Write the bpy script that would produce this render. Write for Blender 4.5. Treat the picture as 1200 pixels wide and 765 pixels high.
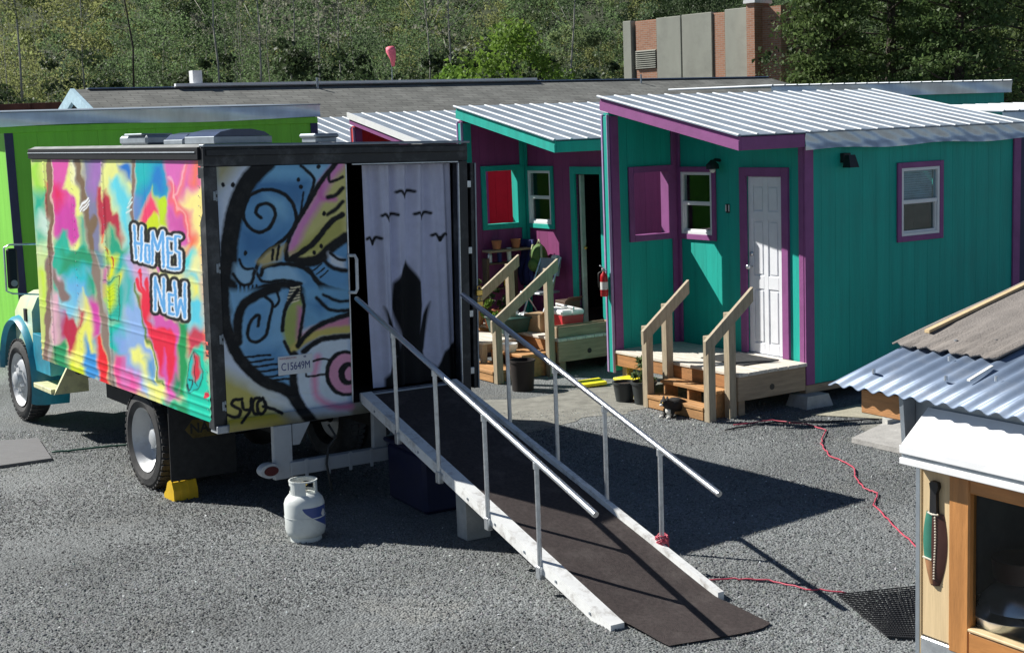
import bpy, math, random
import numpy as np
from mathutils import Matrix, Vector

for o in list(bpy.data.objects): bpy.data.objects.remove(o)
scn = bpy.context.scene
COL = scn.collection
rnd = random.Random(7)
rng = np.random.default_rng(11)

# ------------------------------------------------------------------ camera
CAM_H, FOCAL, PITCH, ROLL = 3.0, 1622.3, math.radians(8.095), math.radians(-2.209)
fw = np.array([0, math.cos(PITCH), -math.sin(PITCH)])
rt0 = np.array([1., 0, 0]); up0 = np.cross(rt0, fw)
rt = math.cos(ROLL)*rt0 + math.sin(ROLL)*up0
up = -math.sin(ROLL)*rt0 + math.cos(ROLL)*up0
CAMP = np.array([0, 0, CAM_H])
cd = bpy.data.cameras.new('camera'); cam = bpy.data.objects.new('camera', cd); COL.objects.link(cam)
cam.matrix_world = Matrix(((rt[0], up[0], -fw[0], 0), (rt[1], up[1], -fw[1], 0), (rt[2], up[2], -fw[2], CAM_H), (0, 0, 0, 1)))
cd.sensor_width = 36; cd.lens = 36*FOCAL/1200; cd.clip_end = 600; cd.clip_start = .05
scn.camera = cam

# ------------------------------------------------------------------ world and sun
SUN_AZ, SUN_EL = math.radians(-22.6), math.radians(41.3)
LIGHT = np.array([math.cos(SUN_EL)*math.cos(SUN_AZ), math.cos(SUN_EL)*math.sin(SUN_AZ), -math.sin(SUN_EL)])
w = bpy.data.worlds.new('World'); scn.world = w; w.use_nodes = True
nt = w.node_tree; nt.nodes.clear()
sky = nt.nodes.new('ShaderNodeTexSky'); sky.sky_type = 'NISHITA'; sky.sun_disc = False
sky.sun_elevation = math.asin(-LIGHT[2]); sky.sun_rotation = math.atan2(-LIGHT[0], -LIGHT[1])
sky.air_density = .7; sky.dust_density = .2; sky.ozone_density = 1.0
bg = nt.nodes.new('ShaderNodeBackground'); bg.inputs[1].default_value = 0.05
wo = nt.nodes.new('ShaderNodeOutputWorld')
nt.links.new(sky.outputs[0], bg.inputs[0]); nt.links.new(bg.outputs[0], wo.inputs[0])
sd = bpy.data.lights.new('sun', 'SUN'); sd.energy = 5.0; sd.angle = math.radians(.5); sd.color = (1, .965, .90)
sun = bpy.data.objects.new('sun', sd); COL.objects.link(sun)
sun.rotation_euler = Vector(LIGHT).to_track_quat('-Z', 'Y').to_euler(); sun.location = (-20, 12, 20)
vs = scn.view_settings; vs.view_transform = 'Standard'; vs.look = 'None'; vs.exposure = 0.52; vs.gamma = 1
vs.use_curve_mapping = False
scn.render.resolution_x, scn.render.resolution_y = 1024, 652

# ------------------------------------------------------------------ helpers
def project(P):
    v = P - CAMP; d = v@fw
    return np.stack([600+FOCAL*(v@rt)/d, 382.5-FOCAL*(v@up)/d], -1)
def ray(px, py): return fw+(px-600)/FOCAL*rt-(py-382.5)/FOCAL*up
def gp(px, py, z=0):                                   # the point of a level plane seen there
    d = ray(px, py); return CAMP + d*((z-CAM_H)/d[2])
def dp(px, py, y):                                     # the point at forward distance y
    d = ray(px, py); return CAMP + d*(y/d[1])
def yawv(a):
    a = math.radians(a); return np.array([-math.sin(a), math.cos(a), 0]), np.array([math.cos(a), math.sin(a), 0])

def lin(c):
    out = []
    for v in c[:3]:
        v /= 255.
        out.append(v/12.92 if v <= .04045 else ((v+.055)/1.055)**2.4)
    return tuple(out)

MATS = {}
def mat(name, rgb, rough=.7, metal=0., var=.18, scale=6., bump=0., bscale=40., stretch=None, attr=None, spec=.5, gloss_var=.0, dirt=None, dscale=2.):
    if name in MATS: return MATS[name]
    m = bpy.data.materials.new(name); m.use_nodes = True; n = m.node_tree.nodes; l = m.node_tree.links
    b = n['Principled BSDF']; b.inputs['Roughness'].default_value = rough; b.inputs['Metallic'].default_value = metal
    b.inputs['Specular IOR Level'].default_value = spec
    tc = n.new('ShaderNodeTexCoord'); mp = n.new('ShaderNodeMapping'); l.new(tc.outputs['Object'], mp.inputs[0])
    if stretch: mp.inputs['Scale'].default_value = stretch
    nz = n.new('ShaderNodeTexNoise'); nz.inputs['Scale'].default_value = scale; nz.inputs['Detail'].default_value = 6
    nz.inputs['Roughness'].default_value = .65
    l.new(mp.outputs[0], nz.inputs[0])
    mr = n.new('ShaderNodeMapRange'); mr.inputs[1].default_value = .3; mr.inputs[2].default_value = .7
    mr.inputs[3].default_value = 1-var; mr.inputs[4].default_value = 1+var; l.new(nz.outputs[0], mr.inputs[0])
    mx = n.new('ShaderNodeMix'); mx.data_type = 'RGBA'; mx.blend_type = 'MULTIPLY'; mx.inputs[0].default_value = 1
    if attr:
        at = n.new('ShaderNodeAttribute'); at.attribute_name = attr; l.new(at.outputs['Color'], mx.inputs[6])
    else:
        c = rgb if max(rgb) <= 1 else lin(rgb)
        mx.inputs[6].default_value = (*c, 1)
    l.new(mr.outputs[0], mx.inputs[7])
    last = mx.outputs[2]
    if dirt:
        n3 = n.new('ShaderNodeTexNoise'); n3.inputs['Scale'].default_value = dscale; n3.inputs['Detail'].default_value = 8
        n3.inputs['Roughness'].default_value = .7; l.new(tc.outputs['Object'], n3.inputs[0])
        m3 = n.new('ShaderNodeMapRange'); m3.inputs[1].default_value = .5; m3.inputs[2].default_value = .72
        m3.inputs[3].default_value = 0; m3.inputs[4].default_value = dirt[3] if len(dirt) > 3 else .6; l.new(n3.outputs[0], m3.inputs[0])
        x3 = n.new('ShaderNodeMix'); x3.data_type = 'RGBA'; l.new(m3.outputs[0], x3.inputs[0]); l.new(last, x3.inputs[6])
        x3.inputs[7].default_value = (*dirt[:3], 1); last = x3.outputs[2]
    l.new(last, b.inputs['Base Color'])
    if gloss_var:
        m2 = n.new('ShaderNodeMapRange'); m2.inputs[1].default_value = .3; m2.inputs[2].default_value = .7
        m2.inputs[3].default_value = max(.03, rough-gloss_var); m2.inputs[4].default_value = rough+gloss_var
        l.new(nz.outputs[0], m2.inputs[0]); l.new(m2.outputs[0], b.inputs['Roughness'])
    if bump:
        n2 = n.new('ShaderNodeTexNoise'); n2.inputs['Scale'].default_value = bscale; n2.inputs['Detail'].default_value = 5
        l.new(mp.outputs[0], n2.inputs[0]); bp_ = n.new('ShaderNodeBump'); bp_.inputs['Strength'].default_value = min(1, bump)
        bp_.inputs['Distance'].default_value = .01 if bump <= 1 else .01*bump
        l.new(n2.outputs[0], bp_.inputs['Height']); l.new(bp_.outputs[0], b.inputs['Normal'])
    MATS[name] = m; return m

def glass_mat(name, tint=(.75, .82, .82), refl=1.0):
    m = bpy.data.materials.new(name); m.use_nodes = True; n = m.node_tree.nodes; l = m.node_tree.links
    n.remove(n['Principled BSDF']); out = n['Material Output']
    tr = n.new('ShaderNodeBsdfTransparent'); tr.inputs[0].default_value = (*tint, 1)
    gl = n.new('ShaderNodeBsdfGlossy'); gl.inputs['Roughness'].default_value = .03
    fr = n.new('ShaderNodeLayerWeight'); fr.inputs[0].default_value = .5
    po = n.new('ShaderNodeMath'); po.operation = 'POWER'; po.inputs[1].default_value = 4; l.new(fr.outputs['Facing'], po.inputs[0])
    ma = n.new('ShaderNodeMath'); ma.operation = 'MULTIPLY_ADD'; ma.inputs[1].default_value = .8; ma.inputs[2].default_value = .05*refl; ma.use_clamp = True
    nz = n.new('ShaderNodeTexNoise'); nz.inputs['Scale'].default_value = 3; bm = n.new('ShaderNodeBump'); bm.inputs['Strength'].default_value = .05
    l.new(nz.outputs[0], bm.inputs['Height']); l.new(bm.outputs[0], gl.inputs['Normal'])
    mx = n.new('ShaderNodeMixShader'); l.new(po.outputs[0], ma.inputs[0]); l.new(ma.outputs[0], mx.inputs[0])
    l.new(tr.outputs[0], mx.inputs[1]); l.new(gl.outputs[0], mx.inputs[2]); l.new(mx.outputs[0], out.inputs[0])
    return m

def leaf_mat(name, rgb, var=.45, trans=.35, rough=.55):
    m = bpy.data.materials.new(name); m.use_nodes = True; n = m.node_tree.nodes; l = m.node_tree.links
    b = n['Principled BSDF']; out = n['Material Output']; b.inputs['Roughness'].default_value = rough
    b.inputs['Specular IOR Level'].default_value = .25
    at = n.new('ShaderNodeAttribute'); at.attribute_name = 'tone'
    oi = n.new('ShaderNodeObjectInfo')
    mr = n.new('ShaderNodeMapRange'); mr.inputs[3].default_value = 1-var; mr.inputs[4].default_value = 1+var
    l.new(at.outputs['Fac'], mr.inputs[0])
    mx = n.new('ShaderNodeMix'); mx.data_type = 'RGBA'; mx.blend_type = 'MULTIPLY'; mx.inputs[0].default_value = 1
    mx.inputs[6].default_value = (*rgb, 1); l.new(mr.outputs[0], mx.inputs[7])
    hs = n.new('ShaderNodeHueSaturation')
    m2 = n.new('ShaderNodeMapRange'); m2.inputs[3].default_value = .485; m2.inputs[4].default_value = .515
    l.new(oi.outputs['Random'], m2.inputs[0]); l.new(m2.outputs[0], hs.inputs[0]); l.new(mx.outputs[2], hs.inputs[4])
    l.new(hs.outputs[0], b.inputs['Base Color'])
    t = n.new('ShaderNodeBsdfTranslucent'); l.new(hs.outputs[0], t.inputs[0])
    ms = n.new('ShaderNodeMixShader'); ms.inputs[0].default_value = trans
    l.new(b.outputs[0], ms.inputs[1]); l.new(t.outputs[0], ms.inputs[2]); l.new(ms.outputs[0], out.inputs[0])
    return m

class MB:
    def __init__(s): s.v = []; s.f = []
    def add(s, v, f):
        k = len(s.v); s.v += [tuple(float(c) for c in p) for p in v]; s.f += [tuple(i+k for i in q) for q in f]; return s
    def hexa(s, p):   # 8 points: bottom ring 0-3, top ring 4-7
        return s.add(p, [(3, 2, 1, 0), (4, 5, 6, 7), (0, 1, 5, 4), (1, 2, 6, 5), (2, 3, 7, 6), (3, 0, 4, 7)])
    def box(s, x0, x1, y0, y1, z0, z1):
        return s.hexa([(x0, y0, z0), (x1, y0, z0), (x1, y1, z0), (x0, y1, z0), (x0, y0, z1), (x1, y0, z1), (x1, y1, z1), (x0, y1, z1)])
    def cbox(s, x0, x1, y0, y1, z0, z1, c=.004):     # chamfered box
        c = min(c, (x1-x0)*.4, (y1-y0)*.4, (z1-z0)*.4)
        X = (x0, x1); Y = (y0, y1); Z = (z0, z1); v = []; idx = {}
        for i in (0, 1):
            for j in (0, 1):
                for k in (0, 1):
                    sx, sy, sz = (1-2*i)*c, (1-2*j)*c, (1-2*k)*c
                    for a, p in enumerate(((X[i], Y[j]+sy, Z[k]+sz), (X[i]+sx, Y[j], Z[k]+sz), (X[i]+sx, Y[j]+sy, Z[k]))):
                        idx[i, j, k, a] = len(v); v.append(p)
        f = []
        for i in (0, 1):
            q = [idx[i, 0, 0, 0], idx[i, 1, 0, 0], idx[i, 1, 1, 0], idx[i, 0, 1, 0]]; f.append(q if i else q[::-1])
            q = [idx[0, i, 0, 1], idx[1, i, 0, 1], idx[1, i, 1, 1], idx[0, i, 1, 1]]; f.append(q[::-1] if i else q)
            q = [idx[0, 0, i, 2], idx[1, 0, i, 2], idx[1, 1, i, 2], idx[0, 1, i, 2]]; f.append(q if i else q[::-1])
        for i in (0, 1):
            for j in (0, 1):
                f.append([idx[i, j, 0, 0], idx[i, j, 1, 0], idx[i, j, 1, 1], idx[i, j, 0, 1]])
                f.append([idx[i, 0, j, 0], idx[i, 1, j, 0], idx[i, 1, j, 2], idx[i, 0, j, 2]])
                f.append([idx[0, i, j, 1], idx[1, i, j, 1], idx[1, i, j, 2], idx[0, i, j, 2]])
                for k in (0, 1): f.append([idx[i, j, k, 0], idx[i, j, k, 1], idx[i, j, k, 2]])
        return s.add(v, f)
    def prism(s, poly, axis, a, b):   # poly in the other two axes
        n = len(poly); v = []
        for t in (a, b):
            for (p, q) in poly:
                v.append({'x': (t, p, q), 'y': (p, t, q), 'z': (p, q, t)}[axis])
        return s.add(v, [tuple(range(n-1, -1, -1)), tuple(range(n, 2*n))]+[(i, (i+1) % n, n+(i+1) % n, n+i) for i in range(n)])
    def tube(s, pts, r, n=10, caps=True):
        pts = [Vector(p) for p in pts]; R = r if isinstance(r, (list, tuple)) else [r]*len(pts); v = []; f = []
        u = None
        for i, p in enumerate(pts):
            d = (pts[min(i+1, len(pts)-1)]-pts[max(i-1, 0)]).normalized()
            if u is None:
                u = d.orthogonal().normalized()
            else:
                u = (u-d*u.dot(d)).normalized()
            w_ = d.cross(u)
            for k in range(n):
                a = 2*math.pi*k/n; v.append(p+(u*math.cos(a)+w_*math.sin(a))*R[i])
        for i in range(len(pts)-1):
            for k in range(n): f.append((i*n+k, i*n+(k+1) % n, (i+1)*n+(k+1) % n, (i+1)*n+k))
        if caps: f.append(tuple(range(n-1, -1, -1))); f.append(tuple(range((len(pts)-1)*n, len(pts)*n)))
        return s.add(v, f)
    def lathe(s, prof, n=24, c=(0, 0, 0), axis='z'):   # prof: (radius, height)
        v = []; f = []; m = len(prof)
        for k in range(n):
            a = 2*math.pi*k/n
            for (r, h) in prof:
                x, y = r*math.cos(a), r*math.sin(a)
                q = {'z': (x, y, h), 'x': (h, x, y), 'y': (y, h, x)}[axis]
                v.append((q[0]+c[0], q[1]+c[1], q[2]+c[2]))
        for k in range(n):
            for i in range(m-1): f.append((k*m+i, ((k+1) % n)*m+i, ((k+1) % n)*m+i+1, k*m+i+1))
        return s.add(v, f)
    def ball(s, c, r, n=10, sq=(1, 1, 1)):
        prof = [(max(1e-4, math.cos(t))*1, math.sin(t)) for t in np.linspace(-math.pi/2, math.pi/2, n//2+2)]
        k = len(s.v); s.lathe([(r*a, r*b) for a, b in prof], n)
        for i in range(k, len(s.v)):
            p = s.v[i]; s.v[i] = (p[0]*sq[0]+c[0], p[1]*sq[1]+c[1], p[2]*sq[2]+c[2])
        return s
    def build(s, name, m, parent=None, smooth=False, sharp=None):
        me = bpy.data.meshes.new(name); me.from_pydata(s.v, [], s.f)
        if isinstance(m, str): m = MATS[m]
        me.materials.append(m); o = bpy.data.objects.new(name, me); COL.objects.link(o)
        if parent is not None: o.parent = parent
        if smooth:
            me.polygons.foreach_set('use_smooth', [True]*len(me.polygons))
            if sharp: me.set_sharp_from_angle(angle=math.radians(sharp))
        return o

def mesh_np(name, V, Fq, m, parent=None, tone=None, tname='tone', smooth=False, nper=4):
    me = bpy.data.meshes.new(name); V = np.asarray(V, np.float32); Fq = np.asarray(Fq, np.int32)
    me.vertices.add(len(V)); me.vertices.foreach_set('co', V.ravel())
    me.loops.add(Fq.size); me.loops.foreach_set('vertex_index', Fq.ravel())
    me.polygons.add(len(Fq)); me.polygons.foreach_set('loop_start', np.arange(len(Fq), dtype=np.int32)*Fq.shape[1])
    if smooth: me.polygons.foreach_set('use_smooth', np.ones(len(Fq), bool))
    me.update(calc_edges=True)
    if tone is not None:
        tone = np.asarray(tone, np.float32)
        if tone.ndim == 1:
            a = me.attributes.new(tname, 'FLOAT', 'POINT'); a.data.foreach_set('value', tone)
        else:
            a = me.attributes.new(tname, 'FLOAT_COLOR', 'POINT')
            a.data.foreach_set('color', np.concatenate([tone, np.ones((len(tone), 1), np.float32)], 1).ravel())
    me.materials.append(MATS[m] if isinstance(m, str) else m)
    o = bpy.data.objects.new(name, me); COL.objects.link(o)
    if parent is not None: o.parent = parent
    return o

def tag(o, label=None, cat=None, group=None, kind=None):
    if label: o['label'] = label
    if cat: o['category'] = cat
    if group: o['group'] = group
    if kind: o['kind'] = kind
    return o
def thing(name, label, cat, loc=(0, 0, 0), rz=0, group=None):
    e = bpy.data.objects.new(name, None); COL.objects.link(e); e.empty_display_size = .2
    e.location = tuple(float(c) for c in loc); e.rotation_euler = (0, 0, math.radians(rz)); return tag(e, label, cat, group)
def text_obj(name, s, size, m, parent, M, depth=.002, bold=0, align='CENTER'):
    c = bpy.data.curves.new(name, 'FONT'); c.body = s; c.size = size; c.extrude = depth; c.offset = bold
    c.align_x = align; c.align_y = 'CENTER'; c.resolution_u = 3
    t = bpy.data.objects.new('tmp_text', c); me = bpy.data.meshes.new_from_object(t); bpy.data.objects.remove(t)
    me.name = name; me.transform(M); me.materials.clear(); me.materials.append(MATS[m])
    o = bpy.data.objects.new(name, me); COL.objects.link(o); o.parent = parent; return o

# ------------------------------------------------------------------ materials
TEAL = (.003, .39, .315); PURP = (.26, .075, .235); PWALL = (.24, .042, .155)
mat('teal', TEAL, .62, var=.16, scale=5, bump=.35, bscale=60, stretch=(1.5, 1.5, .12), dirt=(.02, .30, .25, .5), dscale=1.3)
mat('purple', PURP, .6, var=.14, scale=5, bump=.2, bscale=70)
mat('plum_wall', PWALL, .65, var=.16, scale=5, bump=.35, bscale=60, stretch=(1.5, 1.5, .12), dirt=(.16, .03, .11, .5), dscale=1.3)
mat('red_wall', (.55, .03, .035), .65, var=.12, scale=3, bump=.2, bscale=90)
mat('lime_wall', (.20, .60, .05), .65, var=.12, scale=4, bump=.3, bscale=60, stretch=(1.5, 1.5, .15))
mat('navy', (.03, .03, .09), .6)
mat('lilac', (.42, .30, .52), .55)
mat('white_vinyl', (.80, .82, .83), .35, var=.05)
mat('white_door', (.80, .82, .86), .4, var=.05, bump=.08, bscale=30)
mat('roof_metal', (.245, .295, .355), .6, .0, var=.25, scale=1.5, gloss_var=.08, bump=.12, bscale=3, spec=.08, dirt=(.15, .165, .18, .6), dscale=1.6)
mat('rib_glint_metal', (.68, .72, .75), .45, .0, var=.08, scale=2, spec=.1)  # pale tone puts the sun glint along the ribs into the colour
mat('foil', (.62, .66, .70), .36, .6, var=.22, scale=1.4, stretch=(1.6, 1, .5), bump=.45, bscale=2.2)
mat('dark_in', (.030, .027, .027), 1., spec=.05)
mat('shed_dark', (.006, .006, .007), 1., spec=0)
mat('shelf_dark', (.03, .035, .035), .8, spec=.1)
mat('inner_ply', (.16, .11, .08), .8)
mat('deck_wood', (.68, .63, .55), .75, var=.25, scale=3, stretch=(8, 1, 8), bump=.5, bscale=30)
mat('rim_wood', (.42, .20, .075), .7, var=.28, scale=3, stretch=(6, 1, 9), bump=.3, bscale=30)
mat('rim_wood_x', (.36, .27, .18), .7, var=.28, scale=3, stretch=(1, 6, 9), bump=.3, bscale=30)
mat('post_wood', (.40, .335, .235), .7, var=.25, scale=5, stretch=(7, 7, .8), bump=.3, bscale=20)
mat('step_wood', (.47, .25, .10), .7, var=.3, scale=3, stretch=(6, 1, 6), bump=.3, bscale=30)
mat('concrete', (.42, .42, .40), .9, var=.2, scale=9, bump=.5, bscale=60)
mat('black', (.012, .012, .014), .45, var=.2)
mat('black_frame', (.016, .018, .022), .45, var=.3, scale=9, dirt=(.25, .26, .27, .35), dscale=5)
mat('rubber', (.030, .031, .032), .8, var=.3, scale=14, bump=.2, bscale=80)
mat('tyre', (.035, .035, .036), .78, var=.35, scale=10, dirt=(.16, .15, .14, .3), dscale=7)
mat('steel_rim', (.52, .54, .56), .45, .4, var=.18, scale=8, dirt=(.2, .17, .14, .5), dscale=8)
mat('silver', (.75, .77, .79), .28, .9, var=.12)
mat('galv', (.62, .65, .68), .38, .8, var=.2, scale=20)
mat('white_paint', (.78, .79, .78), .45, var=.08, dirt=(.28, .25, .22, .75), dscale=11)
mat('frame_paint', (.40, .43, .46), .5, var=.12, dirt=(.22, .2, .19, .5), dscale=6)
mat('yellow_plastic', (.75, .48, .02), .45, var=.1, scale=10)
mat('yellow_board', (.85, .75, .03), .5, var=.08)
mat('brass', (.8, .55, .15), .25, .9)
mat('red_glossy', (.50, .015, .02), .3)
mat('tail_red', (.07, .006, .008), .4)
mat('terracotta', (.42, .15, .07), .85, var=.2, bump=.2)
mat('black_pot', (.035, .042, .045), .5, var=.15)
mat('soil', (.05, .035, .025), .95, var=.4, scale=30, bump=.6)
mat('carpet', (.052, .039, .037), .95, var=.35, scale=40, bump=1.0, bscale=260, dirt=(.15, .13, .12, .5), dscale=4)
mat('tank_white', (.72, .76, .74), .35, var=.06, dirt=(.4, .38, .34, .3), dscale=9)
mat('tank_blue', (.05, .09, .30), .4)
mat('truck_blue', (.02, .30, .42), .35, var=.45, scale=2.2, dirt=(.03, .16, .25, .8), dscale=1.4)
mat('truck_cream', (.72, .72, .42), .45, var=.15, dirt=(.25, .24, .16, .6), dscale=9)
mat('chassis', (.02, .02, .02), .8, var=.3)
mat('orange_wood', (.47, .21, .065), .45, var=.35, scale=2.5, stretch=(5, 5, .7), bump=.15, bscale=20)
mat('orange_wood_h', (.46, .20, .06), .45, var=.35, scale=2.5, stretch=(5, .7, 5), bump=.15, bscale=20)
mat('pale_wood', (.62, .47, .27), .6, var=.16, scale=2.5, stretch=(9, 9, .6), bump=.1, bscale=20)
mat('corrugated', (.17, .225, .32), .45, .2, var=.2, scale=4, bump=.15, bscale=12, dirt=(.30, .33, .38, .5), dscale=6, spec=.3)
mat('tarpaper', (.21, .19, .175), .95, var=.2, scale=7, bump=.5, bscale=120)
mat('white_sheet', (.82, .83, .84), .4, var=.05, dirt=(.5, .5, .52, .3), dscale=4)
mat('grey_metal', (.30, .34, .38), .45, .5, var=.2)
mat('cord_red', (.50, .07, .11), .5)
mat('cord_black', (.03, .03, .035), .6)
mat('cord_green', (.02, .10, .07), .6)
mat('plate_white', (.78, .80, .82), .4, var=.04)
mat('plate_blue', (.05, .07, .25), .5)
mat('plate_red', (.55, .2, .22), .5)
mat('shelf_teal', (.10, .42, .40), .55)
mat('books', (.25, .16, .12), .8, var=.8, scale=60)
mat('leather', (.06, .02, .015), .5, var=.2)
mat('leather_tan', (.30, .15, .07), .55, var=.25, scale=20)
mat('leather_green', (.03, .17, .12), .55)
mat('lace', (.62, .58, .48), .7)
mat('bounce_lilac', (.30, .21, .30), .75)
mat('pink_fabric', (.95, .20, .28), .7)
mat('concrete_panel', (.36, .37, .32), .92, var=.12, scale=.6, stretch=(1, 1, .3), bump=.2, bscale=8, dirt=(.2, .2, .18, .5), dscale=.5)
mat('rust_wall', (.10, .035, .025), .9, var=.3, scale=.8, stretch=(3, 3, .2))
mat('bark_pale', (.34, .33, .29), .85, var=.35, scale=3, bump=.4, bscale=10)
mat('bark_dark', (.07, .055, .045), .9, var=.35, scale=3, bump=.5, bscale=10)
mat('hill_earth', (.05, .065, .03), .95, var=.5, scale=.15)
mat('fur', (.012, .011, .011), .75, var=.4, scale=40, bump=.5, bscale=120)
mat('fur_white', (.72, .70, .66), .8, var=.12, scale=40, bump=.5, bscale=120)
mat('backpack', (.09, .17, .035), .8, var=.25, scale=14, bump=.3)
mat('blue_cloth', (.02, .03, .14), .8, var=.3)
mat('cooler_white', (.82, .83, .82), .4)
mat('cooler_red', (.60, .05, .06), .4, var=.08)
mat('tub_green', (.015, .06, .05), .5)
mat('grey_board', (.17, .17, .175), .85, var=.15, scale=6, bump=.2, stretch=(1, 8, 1))
mat('slab', (.40, .39, .37), .9, var=.18, scale=7, bump=.4)
mat('mesh_black', (.02, .02, .022), .6)
mat('paper', (.78, .78, .74), .7)
GLASS = glass_mat('window_glass'); GLASS_S = glass_mat('side_glass', (.8, .88, .9), 1.6); GLASS_D = glass_mat('shed_glass', (.88, .9, .9), .22)

def brick_mat(name):
    m = bpy.data.materials.new(name); m.use_nodes = True; n = m.node_tree.nodes; l = m.node_tree.links; b = n['Principled BSDF']
    b.inputs['Roughness'].default_value = .9
    tc = n.new('ShaderNodeTexCoord'); sp = n.new('ShaderNodeSeparateXYZ'); cb = n.new('ShaderNodeCombineXYZ'); ad = n.new('ShaderNodeMath')
    l.new(tc.outputs['Object'], sp.inputs[0]); l.new(sp.outputs[0], ad.inputs[0]); l.new(sp.outputs[1], ad.inputs[1])
    l.new(ad.outputs[0], cb.inputs[0]); l.new(sp.outputs[2], cb.inputs[1])
    br = n.new('ShaderNodeTexBrick'); l.new(cb.outputs[0], br.inputs[0])
    br.inputs['Color1'].default_value = (.47, .235, .145, 1); br.inputs['Color2'].default_value = (.37, .17, .10, 1); br.inputs['Mortar'].default_value = (.42, .34, .28, 1)
    br.inputs['Scale'].default_value = 1; br.inputs['Brick Width'].default_value = .3; br.inputs['Row Height'].default_value = .1; br.inputs['Mortar Size'].default_value = .012
    l.new(br.outputs[0], b.inputs['Base Color']); bm = n.new('ShaderNodeBump'); bm.inputs['Strength'].default_value = .6; bm.invert = True
    l.new(br.outputs['Fac'], bm.inputs['Height']); l.new(bm.outputs[0], b.inputs['Normal']); MATS[name] = m
brick_mat('brick')
def shingle_mat(name):
    m = bpy.data.materials.new(name); m.use_nodes = True; n = m.node_tree.nodes; l = m.node_tree.links; b = n['Principled BSDF']
    b.inputs['Roughness'].default_value = .95
    tc = n.new('ShaderNodeTexCoord'); br = n.new('ShaderNodeTexBrick'); sp = n.new('ShaderNodeSeparateXYZ'); cb = n.new('ShaderNodeCombineXYZ')
    l.new(tc.outputs['Object'], sp.inputs[0]); l.new(sp.outputs[0], cb.inputs[0]); l.new(sp.outputs[1], cb.inputs[1]); l.new(cb.outputs[0], br.inputs[0])
    br.inputs['Color1'].default_value = (.19, .195, .18, 1); br.inputs['Color2'].default_value = (.14, .145, .135, 1); br.inputs['Mortar'].default_value = (.09, .09, .085, 1)
    br.inputs['Scale'].default_value = 1; br.inputs['Brick Width'].default_value = .5; br.inputs['Row Height'].default_value = .16; br.inputs['Mortar Size'].default_value = .015
    nz = n.new('ShaderNodeTexNoise'); nz.inputs['Scale'].default_value = 1.5; nz.inputs['Detail'].default_value = 6; l.new(tc.outputs['Object'], nz.inputs[0])
    mr = n.new('ShaderNodeMapRange'); mr.inputs[1].default_value = .3; mr.inputs[2].default_value = .7; mr.inputs[3].default_value = .75; mr.inputs[4].default_value = 1.25; l.new(nz.outputs[0], mr.inputs[0])
    mx = n.new('ShaderNodeMix'); mx.data_type = 'RGBA'; mx.blend_type = 'MULTIPLY'; mx.inputs[0].default_value = 1
    l.new(br.outputs[0], mx.inputs[6]); l.new(mr.outputs[0], mx.inputs[7]); l.new(mx.outputs[2], b.inputs['Base Color']); MATS[name] = m
shingle_mat('shingles')

# ------------------------------------------------------------------ ground
def ground_mat():
    m = bpy.data.materials.new('gravel_ground'); m.use_nodes = True; n = m.node_tree.nodes; l = m.node_tree.links; b = n['Principled BSDF']
    b.inputs['Roughness'].default_value = .92; b.inputs['Specular IOR Level'].default_value = .3
    tc = n.new('ShaderNodeTexCoord')
    vo = n.new('ShaderNodeTexVoronoi'); vo.inputs['Scale'].default_value = 62; l.new(tc.outputs['Object'], vo.inputs[0])
    bw = n.new('ShaderNodeSeparateColor'); l.new(vo.outputs['Color'], bw.inputs[0])
    mr = n.new('ShaderNodeMapRange'); mr.inputs[3].default_value = .15; mr.inputs[4].default_value = .265; l.new(bw.outputs[0], mr.inputs[0])
    n1 = n.new('ShaderNodeTexNoise'); n1.inputs['Scale'].default_value = .55; n1.inputs['Detail'].default_value = 7; l.new(tc.outputs['Object'], n1.inputs[0])
    m1 = n.new('ShaderNodeMapRange'); m1.inputs[1].default_value = .35; m1.inputs[2].default_value = .65; m1.inputs[3].default_value = .75; m1.inputs[4].default_value = 1.2; l.new(n1.outputs[0], m1.inputs[0])
    mu = n.new('ShaderNodeMath'); mu.operation = 'MULTIPLY'; l.new(mr.outputs[0], mu.inputs[0]); l.new(m1.outputs[0], mu.inputs[1])
    cr = n.new('ShaderNodeMix'); cr.data_type = 'RGBA'; cr.blend_type = 'MULTIPLY'; cr.inputs[0].default_value = 1; cr.inputs[6].default_value = (.94, 1, 1.01, 1); l.new(mu.outputs[0], cr.inputs[7])
    n2 = n.new('ShaderNodeTexNoise'); n2.inputs['Scale'].default_value = .8; n2.inputs['Detail'].default_value = 9; n2.inputs['Roughness'].default_value = .7; l.new(tc.outputs['Object'], n2.inputs[0])
    m2 = n.new('ShaderNodeMapRange'); m2.inputs[1].default_value = .55; m2.inputs[2].default_value = .75; m2.inputs[4].default_value = .8; l.new(n2.outputs[0], m2.inputs[0])
    du = n.new('ShaderNodeMix'); du.data_type = 'RGBA'; l.new(m2.outputs[0], du.inputs[0]); l.new(cr.outputs[2], du.inputs[6]); du.inputs[7].default_value = (.24, .235, .21, 1)
    l.new(du.outputs[2], b.inputs['Base Color'])
    bm = n.new('ShaderNodeBump'); bm.inputs['Strength'].default_value = 1; bm.inputs['Distance'].default_value = .012; bm.invert = True
    l.new(vo.outputs['Distance'], bm.inputs['Height']); l.new(bm.outputs[0], b.inputs['Normal'])
    MATS['gravel_ground'] = m
ground_mat()
tag(MB().add([(-250, -60, 0), (250, -60, 0), (250, 400, 0), (-250, 400, 0)], [(0, 1, 2, 3)]).build('ground', 'gravel_ground'), kind='structure')

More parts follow.
